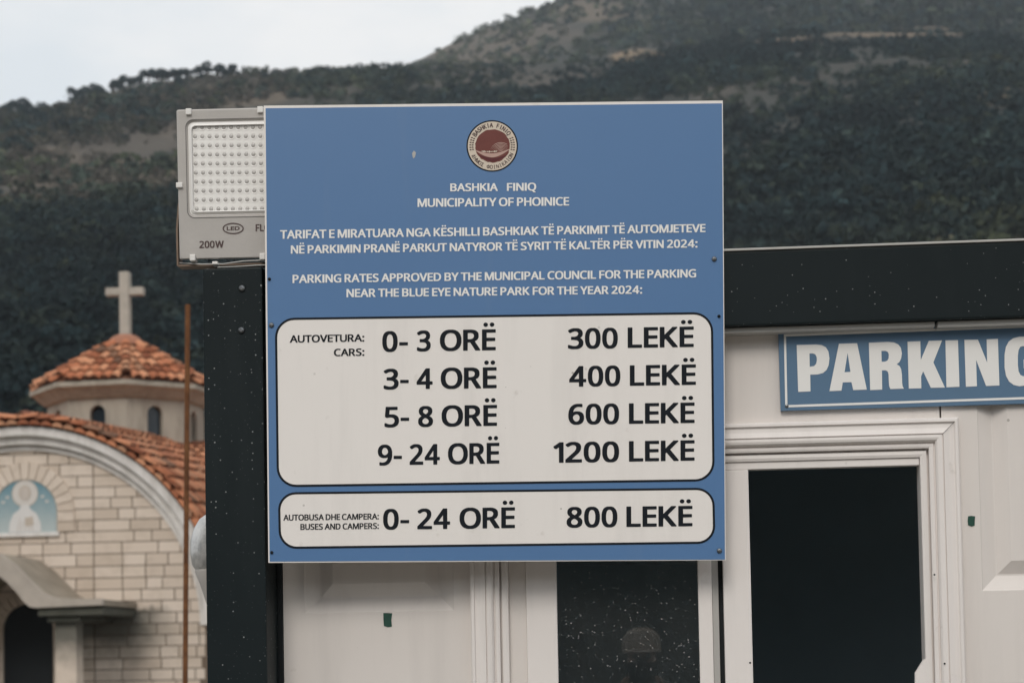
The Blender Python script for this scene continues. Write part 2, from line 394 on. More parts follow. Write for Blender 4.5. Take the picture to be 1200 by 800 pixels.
# trees one can tell apart on the left skyline
def skyline_tree(px, py, h, rr):
    p = W(px, py, YA - 4); z = float(height(np.array([p.x]), np.array([p.y]))[0])
    t = empty("tree", (p.x, p.y, z)); bm = new()
    tube(bm, [(p.x, p.y, z - .5), (p.x + .2, p.y, z + h * .45), (p.x, p.y, z + h * .8)], [.45, .36, .16], 6)
    for a in (0.4, 2.3, 4.4):
        tube(bm, [(p.x + .1, p.y, z + h * .45), (p.x + math.cos(a) * rr * .6, p.y + math.sin(a) * rr * .6, z + h * .75)], [.14, .06], 5)
    obj("trunk", bm, M['bark'], t)
    bush_mesh("crown", [(np.array([[p.x, p.y, z + h * .55]]), np.array([rr]), np.array([.8]), 420, np.array([1.3]), np.array([.05]))], t)
    tag(t, "dark round-crowned tree standing out against the sky on the left ridge", "tree", "skyline trees on the left ridge")
M['bark'] = flat("bark", (.05, .04, .032), .9, .1, .3, 3)
for px, h, rr in [(8, 3.2, 2.6), (20, 3.8, 2.6), (33, 3.4, 2.4), (88, 3.2, 2.5), (98, 4.2, 2.7), (108, 4.6, 2.6), (120, 3.8, 2.5), (133, 4.4, 2.4), (143, 5.0, 2.5), (154, 4.8, 2.2), (164, 5.2, 2.4),
        (174, 6.0, 2.7), (184, 5.4, 2.6), (195, 4.6, 2.5), (206, 4.8, 2.6), (217, 4.4, 2.5), (229, 4.4, 2.7), (242, 4.0, 2.6), (256, 4.2, 2.8), (272, 3.6, 2.6)]:
    skyline_tree(px, float(np.interp(px, [0, 40, 90, 180, 250], [122, 122, 112, 92, 83])), h, rr)

# ------------------------------------------------------------------ ground
gm = Mat("gravel", .95, .15); gn = gm.noise(3, 8, .7); gs = gm.noise(60, 4, .7)
gm.color(gm.mix(gn, (.14, .13, .115), (.23, .215, .19))); gm.bump(gs, .5, .02)
bm = new(); quad(bm, [(-1700, -1700, 0), (1700, -1700, 0), (1700, 1700, 0), (-1700, 1700, 0)])
g = obj("ground", bm, gm.m); tag(g, kind="structure")
# the thin air between the car park and the mountain
hz_m = bpy.data.materials.new("haze"); hz_m.use_nodes = True; hn = hz_m.node_tree; hn.nodes.clear()
ho = hn.nodes.new('ShaderNodeOutputMaterial'); hv = hn.nodes.new('ShaderNodeVolumePrincipled'); hv.inputs['Color'].default_value = (.80, .90, 1.0, 1); hv.inputs['Density'].default_value = HAZE; hv.inputs['Anisotropy'].default_value = .2
hn.links.new(hv.outputs[0], ho.inputs['Volume'])
bm = new(); box(bm, -1720, 1720, -1720, 1720, -1.3, 520); hzo = obj("haze", bm, hz_m); tag(hzo, kind="stuff")

# ------------------------------------------------------------------ church
church = empty("church", (FX, CH_Y, 0))
tag(church, "small stone church with terracotta tiled roofs and a domed drum topped by a cross", "church")
S0 = (W(130, 600, CH_Y).x - W(30, 600, CH_Y).x) / 100          # metres per photo pixel on the front
RW = 212 * S0; RO_ = 230 * S0; ZC = WZ(30, 736, CH_Y); CL = 16.0
def arc(r, n, a0=0.0, a1=math.pi, cz=ZC): return [(FX + r * math.cos(a0 + (a1 - a0) * i / n), cz + r * math.sin(a0 + (a1 - a0) * i / n)) for i in range(n + 1)]
pts = [(FX + RW, 0)] + arc(RW, 40) + [(FX - RW, 0)]
bm = new(); prism(bm, [(x, CH_Y + .02, z) for x, z in pts], [(x, CH_Y + CL, z) for x, z in pts])
wall = obj("wall", bm, M['mortar'], church)
bm = new()                                                     # coursed limestone face
rr = random.Random(5); z = 0.0; JX = WX(110, 640, CH_Y); row = 0
while z < ZC + RW:
    hgt = rr.uniform(.240, .275)
    for side in (-1, 1):
        x = JX
        while abs(x - FX) < RW + .1:
            wd = rr.choice([.40, .52, .60, .70, .84]) * rr.uniform(.9, 1.1)
            a, b = (x + .014, x + wd - .012) if side > 0 else (x - wd + .012, x - .014)
            x += side * wd
            zt = lambda q: ZC + math.sqrt(max((RW - .01) ** 2 - (q - FX) ** 2, 0)) if abs(q - FX) < RW - .01 else 0
            a, b = max(a, FX - RW + .01), min(b, FX + RW - .01)
            if b - a < .06: continue
            xs = [a + (b - a) * i / 4 for i in range(5)]
            top = [(q, min(z + hgt - .022, zt(q))) for q in xs]
            if min(t for _, t in top) < z + .02: 
                top = [(q, t) for q, t in top if t > z + .02]
                if len(top) < 2: continue
            lo = [(top[0][0], z), (top[-1][0], z)]
            poly = [(lo[0][0], lo[0][1]), (lo[1][0], lo[1][1])] + top[::-1]
            yj = CH_Y - .012 + rr.uniform(-.006, .006)
            prism(bm, [(q, yj, s) for q, s in poly], [(q, CH_Y + .05, s) for q, s in poly])
    z += hgt
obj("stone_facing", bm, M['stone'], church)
# arched cornice in two steps
bm = new()
def arch_band(bm, r0, r1, y0, y1, cx=FX, cz=ZC, n=48, a0=0, a1=math.pi):
    prev = None; first = None
    for i in range(n + 1):
        a = a0 + (a1 - a0) * i / n
        ring = [bm.verts.new((cx + r * math.cos(a), y, cz + r * math.sin(a))) for r, y in ((r0, y0), (r1, y0), (r1, y1), (r0, y1))]
        if prev:
            for k in range(4): bm.faces.new((prev[k], prev[(k + 1) % 4], ring[(k + 1) % 4], ring[k]))
        else: bm.faces.new(ring)
        prev = ring
    bm.faces.new(prev[::-1]); bmesh.ops.recalc_face_normals(bm, faces=bm.faces[:])
arch_band(bm, RW + .16, RO_, CH_Y - .34, CH_Y + .1); arch_band(bm, RW - .02, RW + .165, CH_Y - .20, CH_Y + .1); arch_band(bm, RW - .15, RW - .045, CH_Y - .07, CH_Y + .05)
obj("cornice", bm, M['band'], church, 40)
# lunette with icon
lunette = None
LX, LZ, LR = WX(30, 600, CH_Y), WZ(30, 600, CH_Y), 37 * S0; LB = WZ(30, 624, CH_Y)
bm = new()
for i in range(15):                                            # voussoirs
    a0, a1 = math.pi * i / 15 + .012, math.pi * (i + 1) / 15 - .012
    o_ = 1.0 if i != 7 else 1.05
    p = [(LX + q * math.cos(a), LZ + q * math.sin(a)) for q, a in ((LR + .02, a0), (LR + .40 * o_, a0), (LR + .40 * o_, a1), (LR + .02, a1))]
    prism(bm, [(x, CH_Y - .05, z) for x, z in p], [(x, CH_Y + .05, z) for x, z in p])
for s in (-1, 1):
    for k in range(2):
        x0, x1 = sorted((LX + s * (LR + .02), LX + s * (LR + .40))); zz0 = LB + (LZ - LB) * k / 2
        box(bm, x0, x1, CH_Y - .05, CH_Y + .05, zz0 + .01, zz0 + (LZ - LB) / 2 - .01)
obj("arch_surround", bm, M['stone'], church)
icon_m = Mat("icon_blue", .4, .4); sp = icon_m.N.new('ShaderNodeSeparateXYZ'); icon_m.l(icon_m.pos, sp.inputs[0])
icon_m.color(icon_m.mix(icon_m.ramp(icon_m.math('ADD', icon_m.math('MULTIPLY', icon_m.math('SUBTRACT', sp.outputs[2], LB), .6), icon_m.math('MULTIPLY', icon_m.noise(4), .25)), [(.2, 0.0), (.8, 1.0)]), (.42, .48, .48), (.12, .25, .31)))
bm = new()
p = [(LX + LR, LB)] + [(LX + LR * math.cos(math.pi * i / 24), LZ + LR * math.sin(math.pi * i / 24)) for i in range(25)] + [(LX - LR, LB)]
prism(bm, [(x, CH_Y - .03, z) for x, z in p], [(x, CH_Y + .04, z) for x, z in p])
icon = obj("icon_panel", bm, icon_m.m, church)
M['icon_cream'] = flat("icon_cream", (.62, .58, .54), .5, .3, .1, 5); M['icon_pale'] = flat("icon_pale", (.66, .64, .62), .5, .3, .1, 5); M['icon_face'] = flat("icon_face", (.54, .48, .43), .5, .3, .15, 8)
def disc_poly(bm, pts, y): prism(bm, [(x, y, z) for x, z in pts], [(x, y + .02, z) for x, z in pts])
bm = new(); hz = WZ(30, 577, CH_Y) ; hr = 15.5 * S0
disc_poly(bm, [(LX + hr * math.cos(2 * math.pi * i / 28), hz + hr * math.sin(2 * math.pi * i / 28) - .02) for i in range(28)], CH_Y - .036); obj("halo", bm, M['icon_cream'], icon)
M['icon_brown'] = flat("icon_brown", (.50, .43, .36), .6, .2, .2, 12)
bm = new(); add_ring = [(LX + q * math.cos(2 * math.pi * i / 28), hz + q * math.sin(2 * math.pi * i / 28) - .02) for q in (hr, hr - .018) for i in range(28)]
va = [bm.verts.new((x, CH_Y - .0372, z)) for x, z in add_ring]
for i in range(28): bm.faces.new((va[i], va[(i + 1) % 28], va[28 + (i + 1) % 28], va[28 + i]))
obj("halo_rim", bm, M['icon_brown'], icon)
bm = new(); disc_poly(bm, [(LX + .135 * math.cos(2 * math.pi * i / 20), hz - .01 + .165 * math.sin(2 * math.pi * i / 20)) for i in range(20)], CH_Y - .045); obj("hair", bm, M['icon_brown'], icon)
for s in (-1, 1):
    for k in range(2):
        bm = new(); x0 = LX + s * (.40 + .10 * k); z0_ = hz - .12 - .11 * k
        disc_poly(bm, [(x0 - .035, z0_), (x0 + .035, z0_), (x0 + .035, z0_ + .05), (x0 - .035, z0_ + .05)], CH_Y - .036); obj("icon_mark", bm, M['icon_cream'], icon)
bm = new(); bw = 19 * S0
disc_poly(bm, [(LX - bw, LB + .02), (LX + bw, LB + .02), (LX + bw * .95, LB + .22), (LX + bw * .72, LB + .42), (LX + bw * .35, LB + .52), (LX + bw * .22, LB + .62), (LX - bw * .22, LB + .62), (LX - bw * .35, LB + .52), (LX - bw * .72, LB + .42), (LX - bw * .95, LB + .22)], CH_Y - .042); obj("robe", bm, M['icon_pale'], icon)
bm = new()
for sx, zz_ in ((-.9, .1), (-.5, .3), (.5, .3), (.9, .1), (0, .05)):
    xb = LX + sx * bw * .55; disc_poly(bm, [(xb - .012, LB + .04), (xb + .012, LB + .04), (xb * .55 + LX * .45 + .008, LB + .36 - zz_ * .3), (xb * .55 + LX * .45 - .008, LB + .36 - zz_ * .3)], CH_Y - .0445)
obj("robe_folds", bm, M['icon_face'], icon)
bm = new(); disc_poly(bm, [(LX + .02, LB + .14), (LX + .20, LB + .17), (LX + .18, LB + .36), (LX + .0, LB + .33)], CH_Y - .047); obj("book", bm, M['icon_brown'], icon)
bm = new(); disc_poly(bm, [(LX + .105 * math.cos(2 * math.pi * i / 20), hz - .03 + .14 * math.sin(2 * math.pi * i / 20)) for i in range(20)], CH_Y - .048); obj("face", bm, M['icon_face'], icon)
bm = new(); box(bm, LX - LR - .06, LX + LR + .06, CH_Y - .09, CH_Y + .02, LB - .09, LB, .01); obj("sill", bm, M['band'], church)

# roofs: terracotta tiles laid in courses over a bed
def one_tile(bm, o, dn, ac, nm, L_, w_, h_, seg=5, mouth=1):
    """half-round cover tile from its upper end o, running along dn"""
    vs = []
    for t, lift, k in ((0, .0, .86), (1, .05, 1.0)):
        for i in range(seg):
            a = math.pi * i / (seg - 1)
            vs.append(bm.verts.new(o + dn * (L_ * t) + ac * (math.cos(a) * w_ * .5 * k) + nm * (math.sin(a) * h_ * k + lift)))
    for i in range(seg - 1):
        bm.faces.new((vs[i], vs[i + 1], vs[seg + i + 1], vs[seg + i])).smooth = True
    bm.faces.new([vs[seg + i] for i in range(seg)]).material_index = mouth   # open mouth: the hollow's shade is put into a dark end face
def roof_surface(bm, bed, P, u0, u1, v0, v1, step_u, step_v, w_, L_):
    """P(u,v): u arc length from the ridge downwards, v along the axis"""
    v = v0; rt = random.Random(3)
    e = .01
    while v < v1:
        u = u0 + rt.uniform(0, .05)
        while u < u1:
            jj = rt.uniform(-.02, .02)
            o = P(u, v + jj); du = (P(u + e, v + jj) - o).normalized(); dv = (P(u, v + jj + e) - o); dv = (dv - du * dv.dot(du)).normalized()
            nm = dv.cross(du); nm = nm if nm.z > 0 or abs(nm.z) < .02 and nm.x > 0 else -nm
            one_tile(bm, o + nm * .02, du, dv, nm, L_ * rt.uniform(.97, 1.05), w_, .085); u += step_u
        v += step_v
    nu, nv = 24, 14
    g_ = [[bed.verts.new(P(u0 + (u1 + .2 - u0) * i / nu, v0 + (v1 - v0) * j / nv)) for j in range(nv + 1)] for i in range(nu + 1)]
    for i in range(nu):
        for j in range(nv): bed.faces.new((g_[i][j], g_[i][j + 1], g_[i + 1][j + 1], g_[i + 1][j]))
def nave(side):
    def P(u, v):
        yr = v - CH_Y; rn = RO_ + .03; cz = ZC + .14 + .42 * min(max((yr + .3) / 6.5, 0), 1)
        a = u / rn; return Vector((FX + side * rn * math.sin(a), v, cz + rn * math.cos(a)))
    return P
bm, bed = new(), new(); quarter = (RO_ + .03) * math.pi / 2
for s in (-1, 1): roof_surface(bm, bed, nave(s), .02, quarter, CH_Y - .30, CH_Y + 15.6, .36, .255, .235, .43)
for lay, (rv, ys_) in enumerate(((RO_ - .035, CH_Y - .45), (RO_ + .11, CH_Y - .33))):   # verge: mouths facing the front
    nv_ = int(math.pi * rv / .25)
    for i in range(nv_ + 1):
        a = math.pi * (i + .5 * lay) / nv_; rad = Vector((math.cos(a), 0, math.sin(a))); tan_ = Vector((-math.sin(a), 0, math.cos(a)))
        if a <= math.pi: one_tile(bm, Vector((FX, ys_ + .55, ZC)) + rad * (rv + .03) , Vector((0, -1, 0)), tan_, rad, .55, .235, .10, 7, 0)
for k in range(40):                                            # ridge tiles
    yv = CH_Y - .3 + k * .4; o = nave(1)(0, yv); one_tile(bm, o + Vector((0, 0, .07)), Vector((0, 1, nave(1)(0, yv + .1).z * 10 - o.z * 10)).normalized(), Vector((1, 0, 0)), Vector((0, 0, 1)), .44, .30, .11)
TR, TZ, TY = 4.3, 2.75, CH_Y + 7.8
def trans(side):
    def P(u, v):
        a = u / TR; return Vector((v, TY + side * TR * math.sin(a), TZ + TR * math.cos(a)))
    return P
for s in (-1, 1): roof_surface(bm, bed, trans(s), .02, TR * 1.5, FX - 6.6, FX + 6.6, .36, .255, .235, .43)
nave_roof = obj("roof", bm, [M['tiles'], M['tile_mouth']], church); obj("mortar_bed", bed, M['tile_bed'], nave_roof)
for x0, x1 in ((FX - 6.4, FX - RW + .1), (FX + RW - .1, FX + 6.4)):
    bm = new(); pp = [(TY - TR + .15, 0)] + [(TY - (TR - .15) * math.cos(math.pi * i / 24), TZ + (TR - .15) * math.sin(math.pi * i / 24)) for i in range(25)] + [(TY + TR - .15, 0)]
    prism(bm, [(x0, y, z) for y, z in pp], [(x1, y, z) for y, z in pp])
    obj("side_arm", bm, M['plaster'], church)

# drum, cornice and tiled dome
DY = CH_Y + 7.8; DX = WX(148, 470, DY); S1 = (W(200, 480, DY).x - W(100, 480, DY).x) / 100
AZ0 = math.atan2(CAM.y - DY, CAM.x - DX)                        # one corner of the octagon looks towards the car park
def octo(r, z, off=0.0): return [(DX + r * math.cos(AZ0 + off + k * math.pi / 4), DY + r * math.sin(AZ0 + off + k * math.pi / 4), z) for k in range(8)]
RD = 88 * S1; ZE = WZ(148, 463, DY); ZK = WZ(148, 477, DY); ZT = WZ(148, 397, DY); ZBOT = 5.2
bm = new()
for k in range(8):                                             # each face with a real arched opening
    a = Vector(octo(RD, 0)[k]); b = Vector(octo(RD, 0)[(k + 1) % 8]); d = (b - a); wdt = d.length; d.normalize()
    nrm = Vector((d.y, -d.x, 0)); nrm = nrm if nrm.dot(a - Vector((DX, DY, 0))) > 0 else -nrm
    hw = .21; z0 = WZ(178, 519, DY); z1 = WZ(178, 493.5, DY)
    def pt(s, z, o=0): return a + d * (wdt / 2 + s) + Vector((0, 0, z)) + nrm * o
    arcp = [(hw * math.cos(math.pi * i / 10), z1 + hw * math.sin(math.pi * i / 10)) for i in range(11)]
    hole = [(hw, z0)] + arcp + [(-hw, z0)]
    H = wdt / 2
    quad(bm, [pt(-H, ZBOT), pt(H, ZBOT), pt(H, z0), pt(-H, z0)])
    quad(bm, [pt(-H, z0), pt(-hw, z0), pt(-hw, z1), pt(-H, z1)]); quad(bm, [pt(hw, z0), pt(H, z0), pt(H, z1), pt(hw, z1)])
    rt_ = [pt(H, z1)] + [pt(H, ZK + .1)]
    bm.faces.new([bm.verts.new(p) for p in [pt(hw, z1), pt(H, z1), pt(H, ZK + .1), pt(0, ZK + .1)] + [pt(*arcp[i]) for i in range(5, 0, -1)]])
    bm.faces.new([bm.verts.new(p) for p in [pt(-H, z1), pt(-hw, z1)] + [pt(*arcp[i]) for i in range(9, 4, -1)] + [pt(0, ZK + .1), pt(-H, ZK + .1)]])
    for (s0, q0), (s1, q1) in zip(hole, hole[1:] + hole[:1]): quad(bm, [pt(s0, q0), pt(s1, q1), pt(s1, q1, -.2), pt(s0, q0, -.2)])
bmesh.ops.remove_doubles(bm, verts=bm.verts[:], dist=.0005); bmesh.ops.recalc_face_normals(bm, faces=bm.faces[:])
drum = obj("drum", bm, M['drum'], church)
M['winglass'] = flat("church_glass", (.016, .024, .032), .15, .5)
for k in range(8):
    a = Vector(octo(RD, 0)[k]); b = Vector(octo(RD, 0)[(k + 1) % 8]); c = (a + b) / 2; d = (b - a).normalized(); nrm = (c - Vector((DX, DY, 0))).normalized()
    bm = new(); poly = [(.20, z0)] + [(.20 * math.cos(math.pi * i / 10), z1 + .20 * math.sin(math.pi * i / 10)) for i in range(11)] + [(-.20, z0)]
    prism(bm, [c - nrm * .15 + d * s + Vector((0, 0, z)) for s, z in poly], [c - nrm * .18 + d * s + Vector((0, 0, z)) for s, z in poly])
    obj("window", bm, M['winglass'], drum)
bm = new(); prof = [(RD - .05, ZK - .02), (RD + .10, ZK), (RD + .34, ZK + .20), (RD + .46, ZE - .06), (RD + .46, ZE + .06), (.3, ZE + .06)]
rings = [[bm.verts.new(p) for p in octo(r, z)] for r, z in prof]
for A, B in zip(rings, rings[1:]):
    for k in range(8): bm.faces.new((A[k], A[(k + 1) % 8], B[(k + 1) % 8], B[k]))
obj("drum_cornice", bm, M['drum'], church)
bm, bed = new(), new(); RE = 105 * S1; apex = Vector((DX, DY, ZT)); rtop = .42
for k in range(8):
    a = Vector(octo(RE, ZE + .08)[k]); b = Vector(octo(RE, ZE + .08)[(k + 1) % 8]); mid = (a + b) / 2
    d = (b - a).normalized(); up = apex - mid; sl = up.length; dn = -up.normalized(); nm = d.cross(dn); nm = nm if nm.z > 0 else -nm
    bed.faces.new([bed.verts.new(p) for p in (a, b, apex)])
    half = (b - a).length / 2; w_ = .255; ncol = int(2 * half / w_); rt = random.Random(40 + k)
    for j in range(ncol + 1):
        s = (j - ncol / 2) * w_; t0 = sl * abs(s) / half + .08   # slope distance where the hip frees this column
        t = max(t0, rtop); n_ = max(int(math.ceil((sl - t) / .41)), 0); t = sl - n_ * .41
        while t < sl - .05:
            if t > t0 - .22: one_tile(bm, apex + dn * t + d * (s + rt.uniform(-.012, .012)) + nm * .03, dn, d, nm, .48 * rt.uniform(.97, 1.06), w_ * .98, .105)
            t += .41
    hip = a - apex; hl = hip.length; hd = hip.normalized(); hn = Vector((a.x - DX, a.y - DY, 0)).normalized(); hn = (hn - hd * hn.dot(hd)).normalized(); ha = hd.cross(hn)
    t = .45
    while t < hl - .42:
        one_tile(bm, apex + hd * t + hn * .07, hd, ha, hn, .43, .27, .12); t += .36
dr = obj("dome_roof", bm, [M['tiles'], M['tile_mouth']], church); obj("mortar_bed", bed, M['tile_bed'], dr)
bm = new(); lathe(bm, [(.50, -.20), (.46, -.08), (.36, .03), (.24, .09), (.12, .12), (0, .13)], (DX, DY, ZT), None, 24)
M['cap'] = flat("terracotta_mortar_cap", (.36, .17, .11), .85, .2, .3, 5, 0, .4); obj("dome_cap", bm, M['cap'], church, 60)
M['cross'] = flat("pale_stone", (.43, .395, .345), .8, .2, .35, 4, 0, .3)
bm = new(); cw = 5.7 * S1; zt = WZ(148, 319, DY); za, zb = WZ(148, 346.5, DY), WZ(148, 337.5, DY)
box(bm, DX - cw, DX + cw, DY - .14, DY + .14, ZT + .08, zt, .03)
box(bm, DX - 22 * S1, DX - cw, DY - .12, DY + .12, za, zb, .02); box(bm, DX + cw, DX + 22 * S1, DY - .12, DY + .12, za, zb, .02)
obj("cross", bm, M['cross'], church)

M['mossy'] = flat("blackened_stone", (.085, .085, .07), .9, .15, .45, 3, 0, .4)
# porch: swept hood over pillars, arched door behind
PD = 2.4; YF = CH_Y - PD
top = [(0, 3.80), (.35, 3.72), (.69, 3.47), (1.0, 3.15), (1.25, 2.90), (1.45, 2.80), (1.67, 2.75), (2.53, 2.74)]
low = [(2.53, 2.61), (1.10, 2.58), (.98, 2.60), (.86, 2.70), (.71, 2.90), (.50, 3.12), (.33, 3.26), (0, 3.36)]
half = top + low
full = [(FX + x, z) for x, z in half] + [(FX - x, z) for x, z in half[::-1] if x > 0]
def hood(bm, y0, y1, sel): prism(bm, [(x, y0, z) for x, z in sel], [(x, y1, z) for x, z in sel])
bm = new(); hood(bm, YF, CH_Y, full); bmesh.ops.triangulate(bm, faces=[f for f in bm.faces if len(f.verts) > 4])
bm2 = new(); hood(bm2, YF - .12, YF - .003, [(FX + (x - FX) * 1.0, z + .015) for x, z in full]); bmesh.ops.triangulate(bm2, faces=[f for f in bm2.faces if len(f.verts) > 4]); obj('porch_front_rim', bm2, M['plaster'], church, 35)
porch_hood = obj("porch_hood", bm, M['concrete'], church, 35)
for s in (-1, 1):
    bm = new()
    xs_ = sorted((FX + s * 1.12, FX + s * 2.51)); box(bm, xs_[0], xs_[1], YF - .02, CH_Y - .02, 2.42, 2.578, .02)
    xs_ = sorted((FX + s * 1.28, FX + s * 1.98)); box(bm, xs_[0], xs_[1], YF + .10, CH_Y - .02, 2.29, 2.418, .02)
    obj("porch_beam", bm, M['mossy'], church)
for s in (-1, 1):
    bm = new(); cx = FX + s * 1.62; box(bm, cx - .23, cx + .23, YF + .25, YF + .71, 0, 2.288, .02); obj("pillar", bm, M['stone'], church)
bm = new(); DRX = WX(34, 760, CH_Y); dr_, dz = .56, WZ(34, 737, CH_Y)
p = [(DRX + dr_, 0)] + [(DRX + dr_ * math.cos(math.pi * i / 20), dz + dr_ * math.sin(math.pi * i / 20)) for i in range(21)] + [(DRX - dr_, 0)]
prism(bm, [(x, CH_Y - .025, z) for x, z in p], [(x, CH_Y + .05, z) for x, z in p]); obj("door", bm, M['door'], church)
bm = new()
for i in range(13):
    a0, a1 = math.pi * i / 13 + .015, math.pi * (i + 1) / 13 - .015
    q = [(DRX + k * math.cos(a), dz + k * math.sin(a)) for k, a in ((dr_ + .01, a0), (dr_ + .27, a0), (dr_ + .27, a1), (dr_ + .01, a1))]
    prism(bm, [(x, CH_Y - .06, z) for x, z in q], [(x, CH_Y + .05, z) for x, z in q])
for s in (-1, 1):
    for k in range(5):
        x0, x1 = sorted((DRX + s * (dr_ + .01), DRX + s * (dr_ + .27))); box(bm, x0, x1, CH_Y - .06, CH_Y + .05, dz * k / 5 + .01, dz * (k + 1) / 5 - .01)
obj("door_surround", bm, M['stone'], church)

# rusty pole between the car park and the church
pt_, pb_ = W(220, 357, 5.0), W(217, 800, 5.0); dirp = (pb_ - pt_) / (pt_.z - pb_.z); base = pt_ + dirp * pt_.z
bm = new(); tube(bm, [base, pt_], .0135, 12)
pole = obj("pole", bm, M['rust']); tag(pole, "thin rusty steel pole leaning slightly in front of the church", "pole")
# ------------------------------------------------------------------ parking booth
PX0, PX1 = WX(240, 560, -.12), WX(310, 560, -.12)              # corner post
ZP = WZ(273, 313.5, -.12)
X_C0, X_C1 = WX(552, 700, 0), WX(1126, 650, 0)                 # window casing outer edges
Z_CT, Z_CB = WZ(985, 494, 0), .93
ZF0, ZF1 = WZ(1024, 376, -.07), WZ(1024, 288, -.07)            # roof fascia
XR = 1.95; DEP = 2.2
booth = empty("parking_booth", ((PX0 + XR) / 2, 0, 0))
tag(booth, "white panelled parking booth with dark roof fascia, dark corner post and sliding window", "booth")
bm = new(); box(bm, PX0, PX1, -.12, .06, 0, ZP, .004); post = obj("corner_post", bm, M['dark'], booth)
for px, py in ((283.6, 338), (283, 387)):
    p = W(px, py, -.12); bm = new(); lathe(bm, [(.0075, 0), (.0075, .002), (.0055, .005), (.003, .0062), (.003, .0045), (0, .0045)], p, (0, -1, 0), 14); obj("bolt", bm, M['metal'], post, 40)
bm = new(); box(bm, PX1, PX1 + .012, -.004, .05, 0, ZF0, .001); obj("gasket", bm, M['gasket'], booth)
bm = new(); box(bm, PX1 + .001, XR, -.062, .02, ZF0, ZF1, .004); box(bm, XR - .13, XR, -.07, .05, 0, ZF0 - .001, .004)
obj("roof_fascia", bm, M['dark'], booth)
bm = new(); box(bm, PX1 + .001, XR + .01, -.065, DEP + .04, ZF1 + .001, ZF1 + .006, .001)
obj("roof_sheet", bm, M['grey_trim'], booth)
xg = WX(1097, 376, -.045)
bm = new(); box(bm, PX1 + .014, xg - .003, -.045, .0, ZF0 - .012, ZF0 - .001, .0015); box(bm, xg + .003, XR - .131, -.045, .0, ZF0 - .0135, ZF0 - .001, .0015)
obj("flashing", bm, M['grey_trim'], booth)

GD = .0150
def panel(name, x0, x1, z0, z1, grooves, mat, y=0.0, th=.04):
    """sheet with pressed V-grooves round raised fields"""
    bm = new(); zc = sorted({z0, z1} | {v for g in grooves for v in (g[2], g[3])})
    def q(pts): quad(bm, [(x, yy, z) for x, yy, z in pts])
    for a, b in zip(zc, zc[1:]):
        gs = [g for g in grooves if g[2] <= a + 1e-6 and g[3] >= b - 1e-6]
        if not gs: q([(x0, y, a), (x1, y, a), (x1, y, b), (x0, y, b)])
        else:
            g = gs[0]; q([(x0, y, a), (g[0], y, a), (g[0], y, b), (x0, y, b)]); q([(g[1], y, a), (x1, y, a), (x1, y, b), (g[1], y, b)])
    for gx0, gx1, gz0, gz1, gw in grooves:
        r = [[(gx0 + k, yy, gz0 + k), (gx1 - k, yy, gz0 + k), (gx1 - k, yy, gz1 - k), (gx0 + k, yy, gz1 - k)] for k, yy in ((0, y), (.003, y + .0025), (gw * .5, y + GD), (gw * .56, y + GD), (gw, y + .001))]
        for A, B in zip(r, r[1:]):
            for k in range(4): q([A[k], A[(k + 1) % 4], B[(k + 1) % 4], B[k]])
        q(r[-1])
    bmesh.ops.remove_doubles(bm, verts=bm.verts[:], dist=.0002)
    for a, b in (((x0, z0), (x0, z1)), ((x0, z1), (x1, z1)), ((x1, z1), (x1, z0)), ((x1, z0), (x0, z0))):
        q([(a[0], y, a[1]), (b[0], y, b[1]), (b[0], y + th, b[1]), (a[0], y + th, a[1])])
    q([(x0, y + th, z0), (x0, y + th, z1), (x1, y + th, z1), (x1, y + th, z0)])
    bmesh.ops.recalc_face_normals(bm, faces=bm.faces[:])
    return obj(name, bm, mat, booth)
gz = WZ(445, 716.5, 0); gx0, gx1 = WX(357, 716, 0), WX(532, 716, 0)
panel("wall_panel", PX1 + .013, X_C0 + .02, .02, ZF0 - .0005, [(gx0, gx1, gz, 2.12, .064), (gx0, gx1, .22, gz - .20, .064)], M['panel'])
xs = WX(1102, 485, 0)
panel("wall_panel", X_C0 + .021, xs - .002, Z_CT - .03, ZF0 - .0005, [], M['panel'])
gr0, gzr = WX(1151, 691, 0), WZ(1170, 691.5, 0)
panel("wall_panel", xs + .002, XR - .131, .02, ZF0 - .0005, [(gr0, XR - .22, gzr, 2.16, .064), (gr0, XR - .22, .22, gzr - .20, .064)], M['panel'])
panel("wall_panel", X_C0 + .021, xs - .002, .02, Z_CB + .03, [(X_C0 + .15, X_C1 - .15, .2, .82, .064)], M['panel'])
# shell and dim interior
bm = new(); box(bm, PX0 + .01, PX0 + .06, .061, DEP, .02, ZF1 - .002); box(bm, XR - .06, XR - .01, .061, .6, .02, ZF1 - .002); box(bm, XR - .06, XR - .01, 1.7, DEP, .02, ZF1 - .002)
box(bm, XR - .06, XR - .01, .6005, 1.6995, .02, .95); box(bm, XR - .06, XR - .01, .6005, 1.6995, 1.95, ZF1 - .002)  # unseen side opening, added to let daylight into the interior
box(bm, PX0 + .061, XR - .061, DEP - .05, DEP, .02, ZF1 - .002); obj("outer_wall", bm, M['panel'], booth)
bm = new(); box(bm, PX0 + .065, XR - .065, .055, DEP - .055, .03, .06); box(bm, PX0 + .065, XR - .065, .055, DEP - .055, 2.30, 2.33)
box(bm, PX0 + .065, PX0 + .085, .055, DEP - .055, .065, 2.295); box(bm, XR - .085, XR - .065, .055, .6, .065, 2.295); box(bm, XR - .085, XR - .065, 1.7, DEP - .055, .065, 2.295)
box(bm, XR - .085, XR - .065, .6005, 1.6995, .065, .95); box(bm, XR - .085, XR - .065, .6005, 1.6995, 1.95, 2.295); box(bm, PX0 + .09, XR - .09, DEP - .08, DEP - .06, .065, 2.295)
